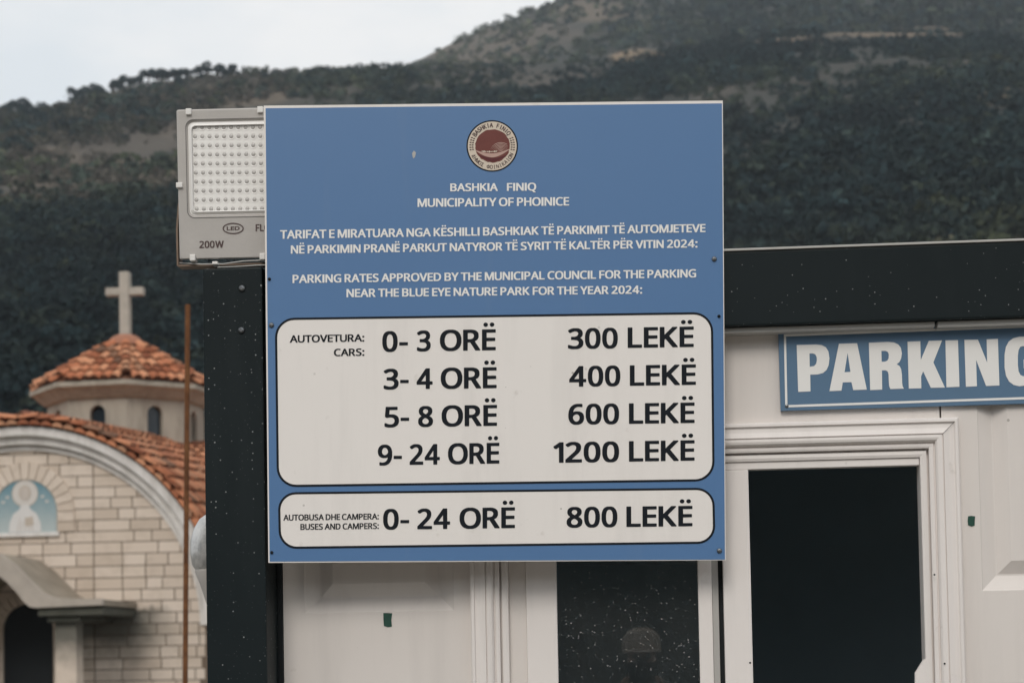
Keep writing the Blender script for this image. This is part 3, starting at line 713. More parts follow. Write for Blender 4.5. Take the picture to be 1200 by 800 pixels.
box(bm, PX0 + .09, X_C0 + .02, .042, .054, .065, 2.295); box(bm, X_C1 - .045, XR - .09, .042, .054, .065, 2.295); box(bm, X_C0 + .022, X_C1 - .047, .042, .054, Z_CT - .03, 2.295); box(bm, X_C0 + .022, X_C1 - .047, .042, .054, .065, Z_CB + .03)
obj("interior", bm, M['darkin'], booth)

# moulded casing round the window, mitred at the corners
def sweep(bm, x0, x1, z0, z1, prof):
    for (i0, y0), (i1, y1) in zip(prof, prof[1:]):
        a = [(x0 + i0, y0, z0 + i0), (x1 - i0, y0, z0 + i0), (x1 - i0, y0, z1 - i0), (x0 + i0, y0, z1 - i0)]
        b = [(x0 + i1, y1, z0 + i1), (x1 - i1, y1, z0 + i1), (x1 - i1, y1, z1 - i1), (x0 + i1, y1, z1 - i1)]
        for k in range(4): quad(bm, [a[k], a[(k + 1) % 4], b[(k + 1) % 4], b[k]])
cas = [(0, .002), (0, -.020), (.003, -.024), (.0085, -.0245), (.0108, -.0190), (.022, -.0205), (.0335, -.0240), (.0345, -.0195), (.0358, -.0195), (.0365, -.0235), (.042, -.0240), (.047, -.0225), (.0505, -.018), (.0515, -.011),
       (.0535, -.011), (.055, -.0145), (.060, -.0145), (.0640, -.013), (.0645, .004), (.0680, .004), (.0690, -.007), (.0765, -.008), (.0825, -.006), (.0835, .004), (.0835, .040)]
bm = new(); sweep(bm, X_C0, X_C1, Z_CB, Z_CT, cas); bmesh.ops.recalc_face_normals(bm, faces=bm.faces[:]); casing = obj("window_casing", bm, M['trim'], booth)
for sx in (-1, 1):                                             # fine open mitre joints
    bm = new(); xc = X_C0 if sx < 0 else X_C1
    for k0, y_ in ((.004, -.0232),):
        a = Vector((xc - sx * .003, y_, Z_CT - .003)); b = Vector((xc - sx * .034, y_ - .0012, Z_CT - .034)); n_ = Vector((sx, 0, -1)).normalized() * .0005
        quad(bm, [a + n_, b + n_, b - n_, a - n_])
    obj("mitre_joint", bm, M['alu_dark'], casing)
# sliding window
win = casing
IX0, IX1 = X_C0 + .0836, X_C1 - .0836; IZ0, IZ1 = Z_CB + .0836, Z_CT - .0836
def wx(px): return WX(px, 730, .0)
a0, a1, a2, a3, b0, b1 = wx(617), wx(653), wx(819), wx(843), wx(848.6), wx(881)
bm = new(); box(bm, IX0, a0 - .0005, .012, .036, IZ0, IZ1, .001); obj("fixed_frame", bm, M['panel'], booth)
bm = new()
box(bm, a0, a1, .003, .030, IZ0, IZ1, .002); box(bm, a2, a2 + (a3 - a2) * .68, .003, .030, IZ0, IZ1, .002)
box(bm, a1 + .0002, a2 - .0002, .003, .030, IZ1 - .075, IZ1, .002); box(bm, a1 + .0002, a2 - .0002, .003, .030, IZ0, IZ0 + .06, .002)
sash = obj("window_sash", bm, M['trim'], booth)
bm = new(); box(bm, a2 + (a3 - a2) * .68 + .0005, a3, .010, .030, IZ0, IZ1, .001); obj("edge_strip", bm, M['grey_trim'], sash)
bm = new(); box(bm, a3 + .0003, b0 - .0003, .020, .032, IZ0, IZ1); obj("gasket", bm, M['gasket'], sash)
gl = Mat("dusty_glass", 0.0, .5)
gl.b.inputs['Transmission Weight'].default_value = 1.0; gl.b.inputs['IOR'].default_value = 1.5; gl.b.inputs['Base Color'].default_value = (.72, .80, .82, 1)
dst = Mat("dust_tmp"); bpy.data.materials.remove(dst.m)
dif = gl.N.new('ShaderNodeBsdfDiffuse'); dif.inputs[0].default_value = (.55, .56, .55, 1)
mxs = gl.N.new('ShaderNodeMixShader')
film = gl.ramp(gl.noise(7, 5, .6), [(.35, .012), (.75, .035)])
msk = gl.math('ADD', film, gl.math('ADD', gl.math('MULTIPLY', gl.specks(85, .56, .28), 1.3), gl.math('MULTIPLY', gl.specks(190, .70, .34), .65)))
gl.l(msk, mxs.inputs[0]); gl.l(gl.b.outputs[0], mxs.inputs[1]); gl.l(dif.outputs[0], mxs.inputs[2]); gl.l(mxs.outputs[0], gl.N['Material Output'].inputs[0])
bm = new(); box(bm, a1 - .004, a2 + .004, .0150, .0190, IZ0 + .05, IZ1 - .07); obj("window_pane", bm, gl.m, sash)
bm = new(); box(bm, b0, b1, -.004, .030, IZ0, IZ1 - .0165, .002); box(bm, b0, IX1 - .0005, -.002, .030, IZ1 - .016, IZ1, .0015); box(bm, b1 + .0003, IX1 - .0005, -.002, .030, IZ0, IZ0 + .05, .002)
fr = obj("opening_frame", bm, M['trim'], booth)
bm = new(); pts = [W(px, py, -.006) for px, py in ((1072.5, 788), (1082.5, 772), (1086, 772), (1086, 830), (1072.5, 830))]
prism(bm, pts, [p + Vector((0, .012, 0)) for p in pts]); obj("latch", bm, M['trim'], fr)
for px, py in ((879, 776), (1107, 777), (1095, 673)):          # screw holes in the frame
    p = W(px, py, -.0245 if px > 900 else -.0045); bm = new(); lathe(bm, [(0, 0.0004), (.0022, .0004), (.0022, 0)], p, (0, -1, 0), 8); obj("screw_hole", bm, M['gasket'], casing if px > 900 else fr)

def scrap(px0, px1, py0, py1, label):
    rt = random.Random(int(px0)); pts = []
    for (px, py) in ((px0, py0), ((px0 + px1) / 2, py0 - .4), (px1, py0 + .4), (px1 - .6, (py0 + py1) / 2), (px1 - .2, py1), ((px0 + px1) / 2, py1 + .8), (px0 + .6, py1 - .3), (px0 - .3, (py0 + py1) / 2)):
        pts.append(W(px + rt.uniform(-.4, .4), py + rt.uniform(-.4, .4), -.0005))
    bm = new(); prism(bm, [p + Vector((0, -.0008, 0)) for p in pts], pts); o = obj("tape_scrap", bm, M['green_tape']); tag(o, label, "tape", "scraps of green tape on the booth")
scrap(449.5, 459.5, 718, 733.5, "larger green tape scrap stuck below the raised moulding left of the window")
scrap(1134, 1142.5, 604.5, 615.5, "smaller green tape scrap stuck on the wall right of the dark opening")

# globe lamp on the booth's side, half hidden by the corner post
globe_m = Mat("milky_plastic", .35, .5); gg = globe_m.ramp(globe_m.noise(38, 6, .7), [(.35, 0.0), (.65, 1.0)])
globe_m.color(globe_m.mix(gg, (.24, .24, .235), (.50, .49, .475))); globe_m.b.inputs['Transmission Weight'].default_value = .25
gc = W(253, 636, .10); k = 1 / (F_PX / (gc - CAM).dot(_F))
lamp = empty("side_lamp", gc); tag(lamp, "milky plastic globe lamp on the booth's side behind the dark corner post", "lamp")
bm = new(); lathe(bm, [(.0, 36 * k), (10 * k, 34.5 * k), (19 * k, 28 * k), (26 * k, 16 * k), (29.5 * k, 2 * k), (29.8 * k, -12 * k), (28 * k, -25 * k), (24 * k, -31 * k)], gc, None, 28); obj("globe", bm, globe_m.m, lamp, 60)
bm = new(); lathe(bm, [(24.5 * k, -31 * k), (24.5 * k, -34 * k), (19 * k, -48 * k), (12 * k, -70 * k), (9 * k, -78 * k), (0, -78 * k)], gc, None, 28); obj("lamp_base", bm, M['alu'], lamp, 50)
bm = new(); tube(bm, [gc + Vector((0, 0, -70 * k)), gc + Vector((.03, .01, -84 * k)), Vector((PX0 + .02, gc.y + .02, gc.z - 84 * k))], .008, 10); obj("bracket", bm, M['dark'], lamp, 50)

# ------------------------------------------------------------------ lettering
GLY = {'A':[[[-25,9],[-8,2],[85,2],[97,7],[164,176],[172,179],[341,178],[349,166],[413,7],[425,2],[518,2],[535,9],[536,36],[323,586],[311,605],[302,608],[212,608],[195,598],[-23,40],[-27,27]],[[255,417],[286,343],[309,280],[308,276],[204,278]]],'B':[[[53,603],[50,593],[52,9],[68,2],[325,2],[381,12],[440,40],[467,63],[485,89],[493,104],[503,144],[503,220],[493,256],[478,278],[458,298],[418,323],[458,355],[478,392],[483,407],[487,437],[483,490],[476,516],[465,538],[437,567],[407,583],[364,598],[325,605],[282,608],[68,608]],[[177,98],[179,271],[255,272],[308,265],[334,255],[358,235],[373,200],[373,174],[363,144],[347,120],[321,106],[292,99],[262,95]],[[177,509],[268,512],[304,505],[337,490],[352,465],[357,447],[353,414],[338,389],[321,376],[278,365],[179,366]]],'C':[[[503,580],[451,601],[378,615],[275,615],[248,612],[206,601],[147,573],[122,555],[75,505],[44,446],[27,386],[23,357],[23,247],[37,177],[64,114],[90,77],[127,44],[149,29],[192,9],[252,-5],[385,-5],[454,9],[485,22],[487,100],[483,107],[474,111],[438,112],[352,92],[305,92],[262,102],[222,125],[198,149],[185,169],[164,217],[153,270],[153,340],[161,376],[178,425],[202,462],[223,483],[259,505],[315,518],[338,518],[384,508],[432,489],[468,489],[482,499],[506,551],[507,573]]],'D':[[[53,7],[68,2],[285,2],[341,9],[388,22],[431,42],[480,77],[508,109],[543,171],[556,217],[563,267],[563,353],[549,426],[526,480],[500,517],[460,553],[394,588],[325,605],[288,608],[68,608],[52,602],[50,17]],[[179,99],[177,509],[265,512],[324,498],[360,480],[388,455],[415,408],[426,376],[433,333],[433,284],[426,241],[416,211],[392,165],[363,137],[337,120],[308,109],[258,99]]],'E':[[[420,7],[423,14],[423,87],[420,93],[411,98],[177,101],[177,266],[398,269],[407,274],[410,280],[410,350],[407,360],[395,365],[179,366],[177,504],[177,509],[182,512],[411,512],[420,517],[423,524],[422,602],[405,608],[68,608],[53,603],[50,593],[52,9],[68,2],[405,2]]],'F':[[[62,2],[162,2],[176,11],[179,244],[395,245],[408,252],[410,330],[407,337],[398,341],[177,344],[177,504],[177,509],[182,512],[411,512],[420,517],[423,524],[423,597],[418,605],[405,608],[68,608],[52,602],[50,17],[52,9]]],'G':[[[547,27],[550,37],[550,324],[547,333],[532,338],[318,338],[302,332],[300,254],[303,244],[315,239],[426,236],[426,104],[421,99],[382,92],[342,89],[289,96],[239,116],[208,138],[181,177],[167,207],[154,261],[150,300],[154,346],[171,406],[195,448],[210,467],[230,483],[269,505],[332,518],[384,515],[424,505],[472,486],[504,486],[515,492],[536,537],[543,557],[542,575],[511,591],[432,612],[402,615],[288,615],[246,608],[192,591],[127,553],[82,508],[61,476],[34,413],[23,357],[23,250],[34,191],[52,142],[82,92],[123,50],[156,29],[222,2],[262,-5],[408,-5],[478,6]]],'H':[[[540,7],[543,17],[542,602],[525,608],[432,608],[418,602],[414,366],[185,365],[179,366],[177,370],[175,602],[158,608],[65,608],[53,603],[50,593],[52,9],[65,2],[158,2],[176,11],[179,268],[408,269],[414,268],[417,263],[417,11],[435,2],[528,2]]],'J':[[[150,608],[292,608],[292,190],[286,112],[258,48],[204,10],[120,0],[40,12],[54,126],[98,117],[132,126],[147,158],[150,200]]],'K':[[[520,7],[523,14],[522,32],[297,340],[512,579],[512,602],[495,608],[392,608],[380,603],[178,380],[175,602],[158,608],[65,608],[53,603],[50,593],[52,9],[68,2],[162,2],[175,9],[177,227],[185,239],[202,251],[387,7],[402,2],[508,2]]],'L':[[[62,608],[52,602],[50,593],[52,9],[68,2],[408,2],[421,6],[427,14],[427,87],[423,93],[414,98],[177,101],[176,600],[162,608]]],'M':[[[673,603],[662,608],[535,608],[518,602],[376,231],[362,203],[212,598],[192,608],[65,608],[53,603],[50,593],[52,9],[65,2],[152,2],[169,11],[172,360],[297,24],[307,7],[322,2],[402,2],[415,9],[548,354],[551,11],[568,2],[662,2],[673,7],[677,17],[677,593]]],'N':[[[557,7],[560,17],[558,602],[545,608],[455,608],[437,600],[435,220],[188,602],[172,608],[65,608],[53,603],[50,593],[52,9],[65,2],[152,2],[169,11],[172,394],[420,10],[438,2],[545,2]]],'O':[[[137,37],[186,12],[216,2],[255,-5],[368,-5],[392,-1],[448,16],[493,40],[537,80],[562,115],[583,161],[600,227],[603,257],[603,354],[600,383],[579,460],[562,495],[537,530],[507,560],[483,577],[441,598],[411,608],[372,615],[258,615],[232,611],[186,598],[137,573],[97,540],[65,498],[47,463],[37,433],[23,363],[23,254],[27,224],[47,147],[64,114],[97,70]],[[335,92],[292,92],[272,96],[239,109],[212,128],[192,152],[177,177],[164,214],[153,267],[153,347],[157,367],[174,426],[184,446],[203,474],[237,500],[295,518],[332,518],[374,508],[407,490],[423,474],[445,442],[456,416],[473,340],[473,270],[469,244],[456,194],[436,154],[412,125],[390,110],[374,102]]],'P':[[[56,6],[65,2],[158,2],[175,9],[179,224],[272,225],[341,239],[403,270],[446,317],[459,344],[470,384],[470,460],[466,480],[455,512],[438,538],[413,563],[391,578],[341,598],[272,608],[68,608],[52,602],[50,17]],[[179,319],[177,509],[245,512],[278,505],[310,490],[326,473],[336,453],[343,423],[333,374],[318,352],[294,336],[261,326]]],'Q':[[[570,-130],[573,-123],[572,-105],[455,17],[507,50],[542,85],[576,144],[596,207],[603,254],[603,357],[589,430],[563,493],[538,528],[507,560],[481,578],[441,598],[411,608],[372,615],[255,615],[216,608],[156,585],[105,548],[65,498],[47,463],[27,390],[23,360],[23,254],[27,224],[47,147],[64,114],[107,60],[137,37],[183,13],[216,2],[255,-5],[313,-7],[410,-120],[427,-133],[555,-135]],[[335,92],[292,92],[272,96],[239,109],[212,128],[192,152],[177,177],[164,214],[153,267],[153,347],[157,367],[174,426],[184,446],[203,474],[237,500],[295,518],[332,518],[374,508],[407,490],[423,474],[445,442],[456,416],[473,340],[473,270],[469,244],[456,194],[436,154],[412,125],[390,110],[374,102]]],'R':[[[53,603],[50,593],[52,9],[68,2],[162,2],[175,9],[177,236],[235,239],[243,236],[377,7],[392,2],[498,2],[510,7],[513,14],[512,32],[368,267],[413,294],[440,320],[466,371],[470,390],[470,467],[463,500],[445,535],[401,575],[368,591],[312,605],[275,608],[68,608]],[[179,333],[177,509],[242,512],[268,508],[294,501],[320,487],[336,460],[343,427],[339,401],[323,367],[300,347],[264,336],[235,332]]],'S':[[[20,24],[66,6],[128,-5],[255,-5],[294,2],[333,17],[363,34],[398,65],[423,111],[430,147],[430,197],[426,220],[408,262],[382,292],[354,311],[288,345],[213,374],[170,400],[154,424],[150,460],[158,485],[177,503],[192,511],[222,518],[245,518],[284,511],[352,489],[383,490],[392,495],[398,509],[416,557],[413,580],[348,605],[312,612],[285,615],[182,615],[126,601],[92,585],[65,565],[45,542],[31,516],[24,493],[20,440],[27,394],[37,367],[52,345],[80,317],[119,292],[263,230],[289,206],[303,176],[303,160],[293,131],[273,110],[261,102],[225,92],[168,92],[106,106],[64,121],[23,120],[13,110],[13,34]]],'T':[[[272,2],[283,7],[287,17],[287,509],[448,512],[458,516],[463,524],[463,600],[445,608],[-10,607],[-20,597],[-20,524],[-14,516],[-5,512],[159,509],[161,11],[175,2]]],'U':[[[537,603],[525,608],[432,608],[417,600],[417,230],[413,194],[406,167],[383,127],[351,102],[312,92],[272,92],[227,107],[198,132],[177,177],[170,220],[169,600],[152,608],[62,608],[48,602],[47,177],[54,141],[74,94],[92,69],[120,40],[169,12],[212,-1],[238,-5],[348,-5],[398,6],[441,26],[463,40],[498,75],[523,117],[536,161],[540,187],[540,593]]],'V':[[[-25,602],[-26,577],[177,11],[192,2],[288,2],[298,6],[306,14],[506,574],[505,602],[488,608],[392,608],[378,602],[242,210],[102,602],[85,608],[-12,608]]],'W':[[[762,602],[745,608],[648,608],[635,602],[542,247],[439,586],[430,603],[418,608],[322,608],[305,598],[202,250],[112,602],[95,608],[-2,608],[-13,603],[-17,597],[-16,574],[135,9],[148,2],[242,2],[262,12],[372,384],[485,9],[502,2],[595,2],[607,7],[613,17],[763,581]]],'Y':[[[178,2],[275,2],[289,11],[291,233],[478,578],[479,600],[470,607],[365,608],[352,602],[228,373],[217,387],[103,603],[92,608],[-8,608],[-26,600],[-26,581],[-13,554],[163,230],[163,14],[167,7]]],'0':[[[178,615],[132,601],[97,580],[68,552],[41,503],[24,446],[13,373],[13,244],[17,210],[24,171],[41,114],[65,69],[97,34],[133,10],[179,-4],[278,-5],[324,9],[360,30],[392,62],[406,84],[423,121],[437,174],[447,257],[447,350],[440,413],[429,463],[403,526],[388,548],[353,583],[314,605],[275,615]],[[232,522],[261,511],[280,494],[298,462],[306,440],[320,363],[320,250],[306,171],[286,124],[263,100],[228,89],[193,100],[175,119],[161,144],[147,187],[140,227],[137,344],[147,423],[154,450],[167,480],[193,510],[209,518]]],'1':[[[298,2],[308,9],[310,17],[310,597],[307,603],[295,608],[212,608],[200,603],[50,487],[47,460],[73,424],[95,409],[130,410],[183,453],[189,453],[191,11],[205,2]]],'2':[[[17,7],[32,2],[425,2],[442,9],[443,87],[440,93],[431,98],[181,100],[352,275],[382,315],[406,361],[420,414],[420,480],[416,500],[403,533],[385,558],[348,588],[321,601],[268,615],[175,615],[126,605],[90,590],[22,545],[20,524],[25,512],[53,477],[68,469],[101,469],[139,495],[179,515],[212,522],[241,518],[263,507],[283,486],[293,457],[293,427],[283,387],[273,367],[238,319],[15,92],[13,17]]],'3':[[[17,27],[69,6],[125,-5],[258,-5],[298,2],[328,12],[368,32],[403,63],[418,85],[433,117],[440,154],[440,207],[436,230],[410,280],[383,303],[351,323],[387,350],[412,389],[423,440],[423,473],[419,500],[403,540],[393,553],[357,587],[308,608],[268,615],[168,615],[116,605],[89,595],[42,571],[15,552],[15,525],[43,487],[59,476],[91,476],[142,505],[202,522],[244,518],[261,511],[278,498],[293,473],[297,454],[293,431],[278,402],[251,379],[218,366],[198,362],[112,362],[100,357],[97,350],[97,280],[100,274],[112,269],[178,268],[232,262],[258,255],[280,243],[298,225],[309,203],[313,184],[306,151],[287,117],[251,96],[224,89],[168,89],[146,92],[96,106],[55,122],[25,122],[16,118],[10,110],[10,40]]],'4':[[[374,611],[275,612],[257,600],[-10,217],[-10,144],[-7,137],[2,132],[261,131],[263,14],[267,7],[278,2],[372,2],[383,7],[387,14],[387,129],[455,132],[467,137],[470,144],[468,222],[455,228],[392,229],[387,234],[387,600],[383,607]],[[262,414],[263,231],[136,229],[135,235]]],'5':[[[394,605],[382,608],[78,608],[62,602],[57,587],[37,337],[38,312],[67,290],[85,282],[118,282],[172,292],[218,292],[263,280],[290,260],[303,240],[313,207],[313,180],[305,152],[285,119],[268,106],[234,92],[182,89],[129,99],[68,125],[38,125],[29,121],[23,113],[23,40],[30,27],[69,9],[135,-5],[255,-5],[314,9],[354,29],[385,52],[412,85],[429,121],[436,147],[440,170],[440,227],[429,276],[405,318],[370,350],[308,378],[275,385],[168,385],[163,390],[170,500],[174,510],[388,512],[397,517],[400,524],[400,597]]],'6':[[[308,-1],[358,19],[383,37],[405,59],[426,91],[439,124],[447,160],[447,243],[433,296],[412,332],[387,357],[334,385],[305,392],[235,395],[186,388],[151,374],[157,406],[175,448],[198,482],[229,505],[262,518],[302,525],[362,515],[391,516],[403,524],[403,597],[400,603],[384,611],[362,615],[252,615],[189,601],[133,573],[87,530],[65,498],[44,453],[27,390],[17,303],[17,227],[24,171],[42,115],[68,69],[107,30],[152,6],[192,-5],[288,-5]],[[248,89],[216,92],[183,114],[154,161],[143,204],[144,226],[160,260],[196,291],[242,305],[273,297],[300,277],[313,256],[323,217],[323,180],[308,132],[283,104]]],'8':[[[146,608],[106,591],[68,565],[51,543],[34,506],[30,444],[41,397],[65,359],[109,320],[77,297],[40,260],[21,226],[13,193],[13,130],[17,111],[25,89],[40,63],[70,34],[116,9],[172,-5],[285,-5],[318,2],[371,26],[398,45],[423,74],[443,124],[447,180],[443,210],[429,243],[402,279],[341,323],[367,340],[400,374],[419,407],[427,434],[427,490],[423,510],[405,548],[378,575],[354,591],[324,605],[272,615],[182,615]],[[323,164],[309,124],[287,100],[248,86],[212,85],[172,99],[152,119],[137,151],[137,177],[145,202],[157,220],[190,250],[218,265],[258,248],[295,222],[318,185]],[[232,373],[177,407],[161,431],[153,457],[161,486],[175,505],[196,518],[225,525],[251,521],[277,510],[293,493],[303,463],[299,437],[285,412],[267,394]]],'9':[[[178,615],[136,605],[93,583],[53,547],[44,533],[21,480],[13,440],[13,374],[24,324],[34,301],[50,277],[73,254],[116,229],[175,215],[262,219],[306,234],[310,227],[293,174],[278,149],[252,119],[238,109],[201,92],[165,85],[145,85],[95,95],[72,95],[58,88],[57,11],[72,-1],[95,-5],[212,-5],[238,-1],[281,12],[333,40],[368,72],[406,131],[426,184],[440,257],[443,294],[443,394],[440,423],[423,486],[395,538],[357,577],[314,601],[265,615]],[[215,522],[247,517],[270,503],[285,488],[309,443],[319,396],[306,357],[282,328],[254,312],[225,305],[196,309],[173,320],[160,334],[144,364],[137,394],[141,443],[158,485],[169,498],[190,513]]],'-':[[[253,194],[253,270],[250,277],[241,281],[22,282],[7,273],[7,197],[10,190],[19,186],[238,185]]],':':[[[175,108],[154,125],[135,132],[78,132],[53,120],[37,103],[30,77],[30,47],[38,19],[57,0],[78,-8],[138,-8],[157,0],[172,12],[183,37],[183,87]],[[175,359],[183,380],[183,430],[176,450],[163,463],[138,475],[78,475],[59,468],[42,455],[34,440],[30,420],[30,390],[37,364],[57,344],[78,335],[138,335],[157,344]]],'Δ':[[[222,500],[168,500],[154,494],[4,54],[6,4],[22,0],[368,0],[386,6],[386,54],[236,494]],[[195,372],[293,76],[96,74],[191,368]]],'Η':[[[441,4],[443,494],[425,500],[375,500],[361,494],[358,297],[145,297],[139,297],[137,302],[136,494],[118,500],[72,500],[59,496],[57,6],[75,0],[122,0],[136,6],[139,223],[352,223],[358,223],[360,218],[361,6],[378,0],[428,0]]],'Μ':[[[551,496],[538,500],[462,500],[444,494],[304,131],[301,132],[165,493],[145,500],[72,500],[59,496],[57,6],[72,0],[115,0],[128,4],[130,8],[132,362],[264,9],[282,0],[318,0],[334,4],[343,19],[475,365],[473,8],[476,4],[488,0],[538,0],[551,4]]],'Ο':[[[378,483],[331,499],[292,507],[232,507],[192,499],[160,488],[117,465],[90,442],[67,411],[44,358],[33,308],[30,272],[33,192],[41,156],[64,96],[90,58],[129,27],[162,11],[212,-3],[285,-7],[314,-3],[361,11],[407,35],[429,56],[459,96],[483,152],[493,212],[493,292],[486,334],[473,378],[448,423],[420,455]],[[311,71],[292,67],[235,67],[206,74],[186,84],[168,97],[148,120],[124,176],[114,249],[117,292],[124,324],[147,378],[158,393],[170,405],[206,426],[238,433],[288,433],[334,419],[372,387],[393,348],[403,318],[410,272],[410,228],[406,199],[393,152],[370,112],[347,88]]],'Σ':[[[374,4],[377,65],[364,73],[118,75],[235,223],[255,250],[257,258],[255,273],[125,425],[344,427],[357,435],[356,494],[338,500],[35,500],[19,496],[18,433],[162,267],[163,258],[17,71],[13,62],[14,6],[32,0],[358,0]]],'Φ':[[[295,-7],[309,-1],[312,66],[364,74],[408,87],[453,112],[482,140],[503,179],[513,216],[517,258],[513,298],[506,331],[496,354],[478,383],[463,398],[431,419],[388,436],[312,447],[308,503],[295,507],[245,507],[231,501],[228,447],[182,443],[132,429],[87,405],[55,373],[41,348],[27,304],[23,238],[31,199],[51,152],[88,110],[120,92],[159,77],[228,66],[231,-1],[245,-7]],[[228,137],[186,144],[150,162],[124,192],[114,212],[107,242],[107,284],[125,330],[147,352],[170,365],[225,376],[230,368]],[[312,137],[310,368],[315,376],[368,366],[393,352],[410,335],[422,317],[429,294],[433,278],[433,245],[416,192],[392,163],[354,144]]],'Ι':[[[19,496],[17,449],[64,436],[73,428],[73,75],[68,64],[17,51],[17,6],[35,0],[192,0],[208,4],[209,51],[159,64],[153,72],[153,425],[154,431],[162,436],[209,449],[209,494],[192,500],[35,500]]],'Ν':[[[454,496],[442,500],[395,500],[382,496],[380,492],[378,135],[146,494],[132,500],[75,500],[57,494],[59,4],[72,0],[115,0],[128,4],[130,8],[132,365],[362,7],[382,0],[442,0],[456,6]]],'Κ':[[[421,4],[422,23],[235,278],[240,288],[405,467],[416,482],[416,494],[398,500],[342,500],[327,495],[138,285],[136,494],[118,500],[72,500],[59,496],[57,6],[75,0],[122,0],[136,6],[137,188],[172,219],[333,5],[352,0],[408,0]]],'Α':[[[238,500],[192,500],[174,491],[-6,28],[-10,15],[-8,4],[5,0],[55,0],[73,6],[124,141],[129,149],[135,150],[298,149],[355,7],[375,0],[422,0],[436,6],[436,24],[256,488],[251,496]],[[215,382],[271,224],[157,226]]],'Ω':[[[509,6],[508,69],[495,73],[415,75],[438,103],[469,156],[486,206],[493,252],[493,312],[486,354],[475,387],[447,435],[423,458],[377,485],[334,499],[295,507],[232,507],[192,499],[150,485],[102,457],[68,420],[54,394],[41,358],[33,318],[33,245],[37,216],[52,167],[78,117],[112,75],[32,73],[19,69],[17,6],[35,0],[212,0],[229,6],[229,64],[208,80],[168,120],[147,152],[134,182],[120,235],[117,295],[131,354],[148,387],[182,416],[212,429],[238,433],[292,433],[311,429],[327,425],[357,408],[375,390],[395,357],[410,295],[407,235],[396,192],[373,142],[355,117],[322,83],[298,67],[297,6],[315,0],[492,0]]],'I':[[[70,0],[212,0],[212,608],[70,608]]]}
def text_loops(s, letter_gap=30, space=165):
    x = 0; loops = []
    for ch in s:
        if ch == ' ': x += space; continue
        gk = 'E' if ch == 'Ë' else ch
        g = GLY[gk]; lo = min(p[0] for l in g for p in l); hi = max(p[0] for l in g for p in l)
        sb = {'A': -12, 'T': -8, 'V': -12, 'Y': -14, 'O': 12, 'C': 10, 'U': 20, 'J': 12, ':': 20}.get(gk, 22)
        if gk in 'BDEFHIKLMNPR': sb = 30
        x += sb
        for l in g: loops.append([(p[0] - lo + x, p[1]) for p in l])
        if ch == 'Ë':
            for cx in (.27, .73):
                loops.append([(x + (hi - lo) * cx + 62 * math.cos(2 * math.pi * i / 14), 742 + 62 * math.sin(2 * math.pi * i / 14)) for i in range(14)])
        x += hi - lo + (sb if gk not in 'EFLKRC' else 14)
    return loops
def fill(loops):
    """2D loops (holes allowed) -> verts, faces"""
    c = bpy.data.curves.new("tmp", 'CURVE'); c.dimensions = '2D'; c.fill_mode = 'BOTH'
    for l in loops:
        sp_ = c.splines.new('POLY'); sp_.points.add(len(l) - 1); sp_.use_cyclic_u = True
        for p, q in zip(sp_.points, l): p.co = (q[0], q[1], 0, 1)
    o = bpy.data.objects.new("tmp", c); COL.objects.link(o)
    dg = bpy.context.evaluated_depsgraph_get(); me = bpy.data.meshes.new_from_object(o.evaluated_get(dg))
    vs = [tuple(v.co[:2]) for v in me.vertices]; fs = [tuple(p.vertices) for p in me.polygons]
    bpy.data.objects.remove(o); bpy.data.curves.remove(c); bpy.data.meshes.remove(me)
    return vs, fs
def add_fill(bm, loops, fn, face_dir=Vector((0, -1, 0))):
    vs, fs = fill(loops); B = [bm.verts.new(fn(*v)) for v in vs]
    for f in fs:
        try: bm.faces.new([B[i] for i in f])
        except ValueError: pass
    bm.normal_update()
    for f in bm.faces:
        if f.normal.dot(face_dir) < 0: f.normal_flip()
def line(bm, s, x0, x1, yb0, yb1, cap, fn, cap1=None):
    """one line of capitals between photo pixels x0..x1 on a plane mapping fn(px,py)"""
    lp = text_loops(s); lo = min(p[0] for l in lp for p in l); hi = max(p[0] for l in lp for p in l); cap1 = cap1 or cap
    def f(a, b):
        t = (a - lo) / (hi - lo); return fn(x0 + (x1 - x0) * t, yb0 + (yb1 - yb0) * t - (cap + (cap1 - cap) * t) * (b - 2) / 606)
    add_fill(bm, lp, f)
def rounded(x0, y0, x1, y1, r, n=8):
    o = []
    for cx, cy, a in ((x1 - r, y1 - r, 0), (x0 + r, y1 - r, 90), (x0 + r, y0 + r, 180), (x1 - r, y0 + r, 270)):
        o += [(cx + r * math.cos(R(a + 90 * i / n)), cy + r * math.sin(R(a + 90 * i / n))) for i in range(n + 1)]
    return o

# ------------------------------------------------------------------ rate board
SA, SB = W(309, 124, -.125), W(847, 118, -.073); SCn, SD = W(850.5, 656, -.073), W(314.5, 659, -.125)
_ex = Vector((SB.x - SA.x, SB.y - SA.y, 0)).normalized(); _n = Vector((_ex.y, -_ex.x, 0))          # faces the photographer
def SP(px, py, off=0.0):                                       # a point of the photo on the board's plane
    o = SA + _n * off; d = ray(px, py); return CAM + d * ((o - CAM).dot(_n) / d.dot(_n))
board = empty("rate_board", (SCn + SD) / 2)
tag(board, "large blue parking rate board with two white price boxes and municipal emblem", "sign")
cor = [SP(309, 124), SP(847, 118), SP(850.5, 656), SP(314.5, 659)]
bm = new(); fs = prism(bm, cor, [p - _n * .004 for p in cor]); obj("backing_sheet", bm, M['sign_white'], board)
def sheet(name, px, off, mat, parent, n=1):
    bm = new(); quad(bm, [SP(x, y, off) for x, y in px])
    bm.normal_update()
    for f in bm.faces:
        if f.normal.dot(_n) < 0: f.normal_flip()
    return obj(name, bm, mat, parent)
sheet("printed_face", [(311.2, 127), (846, 121.3), (849.6, 655.2), (316, 657.6)], .0006, M['blue'], board)
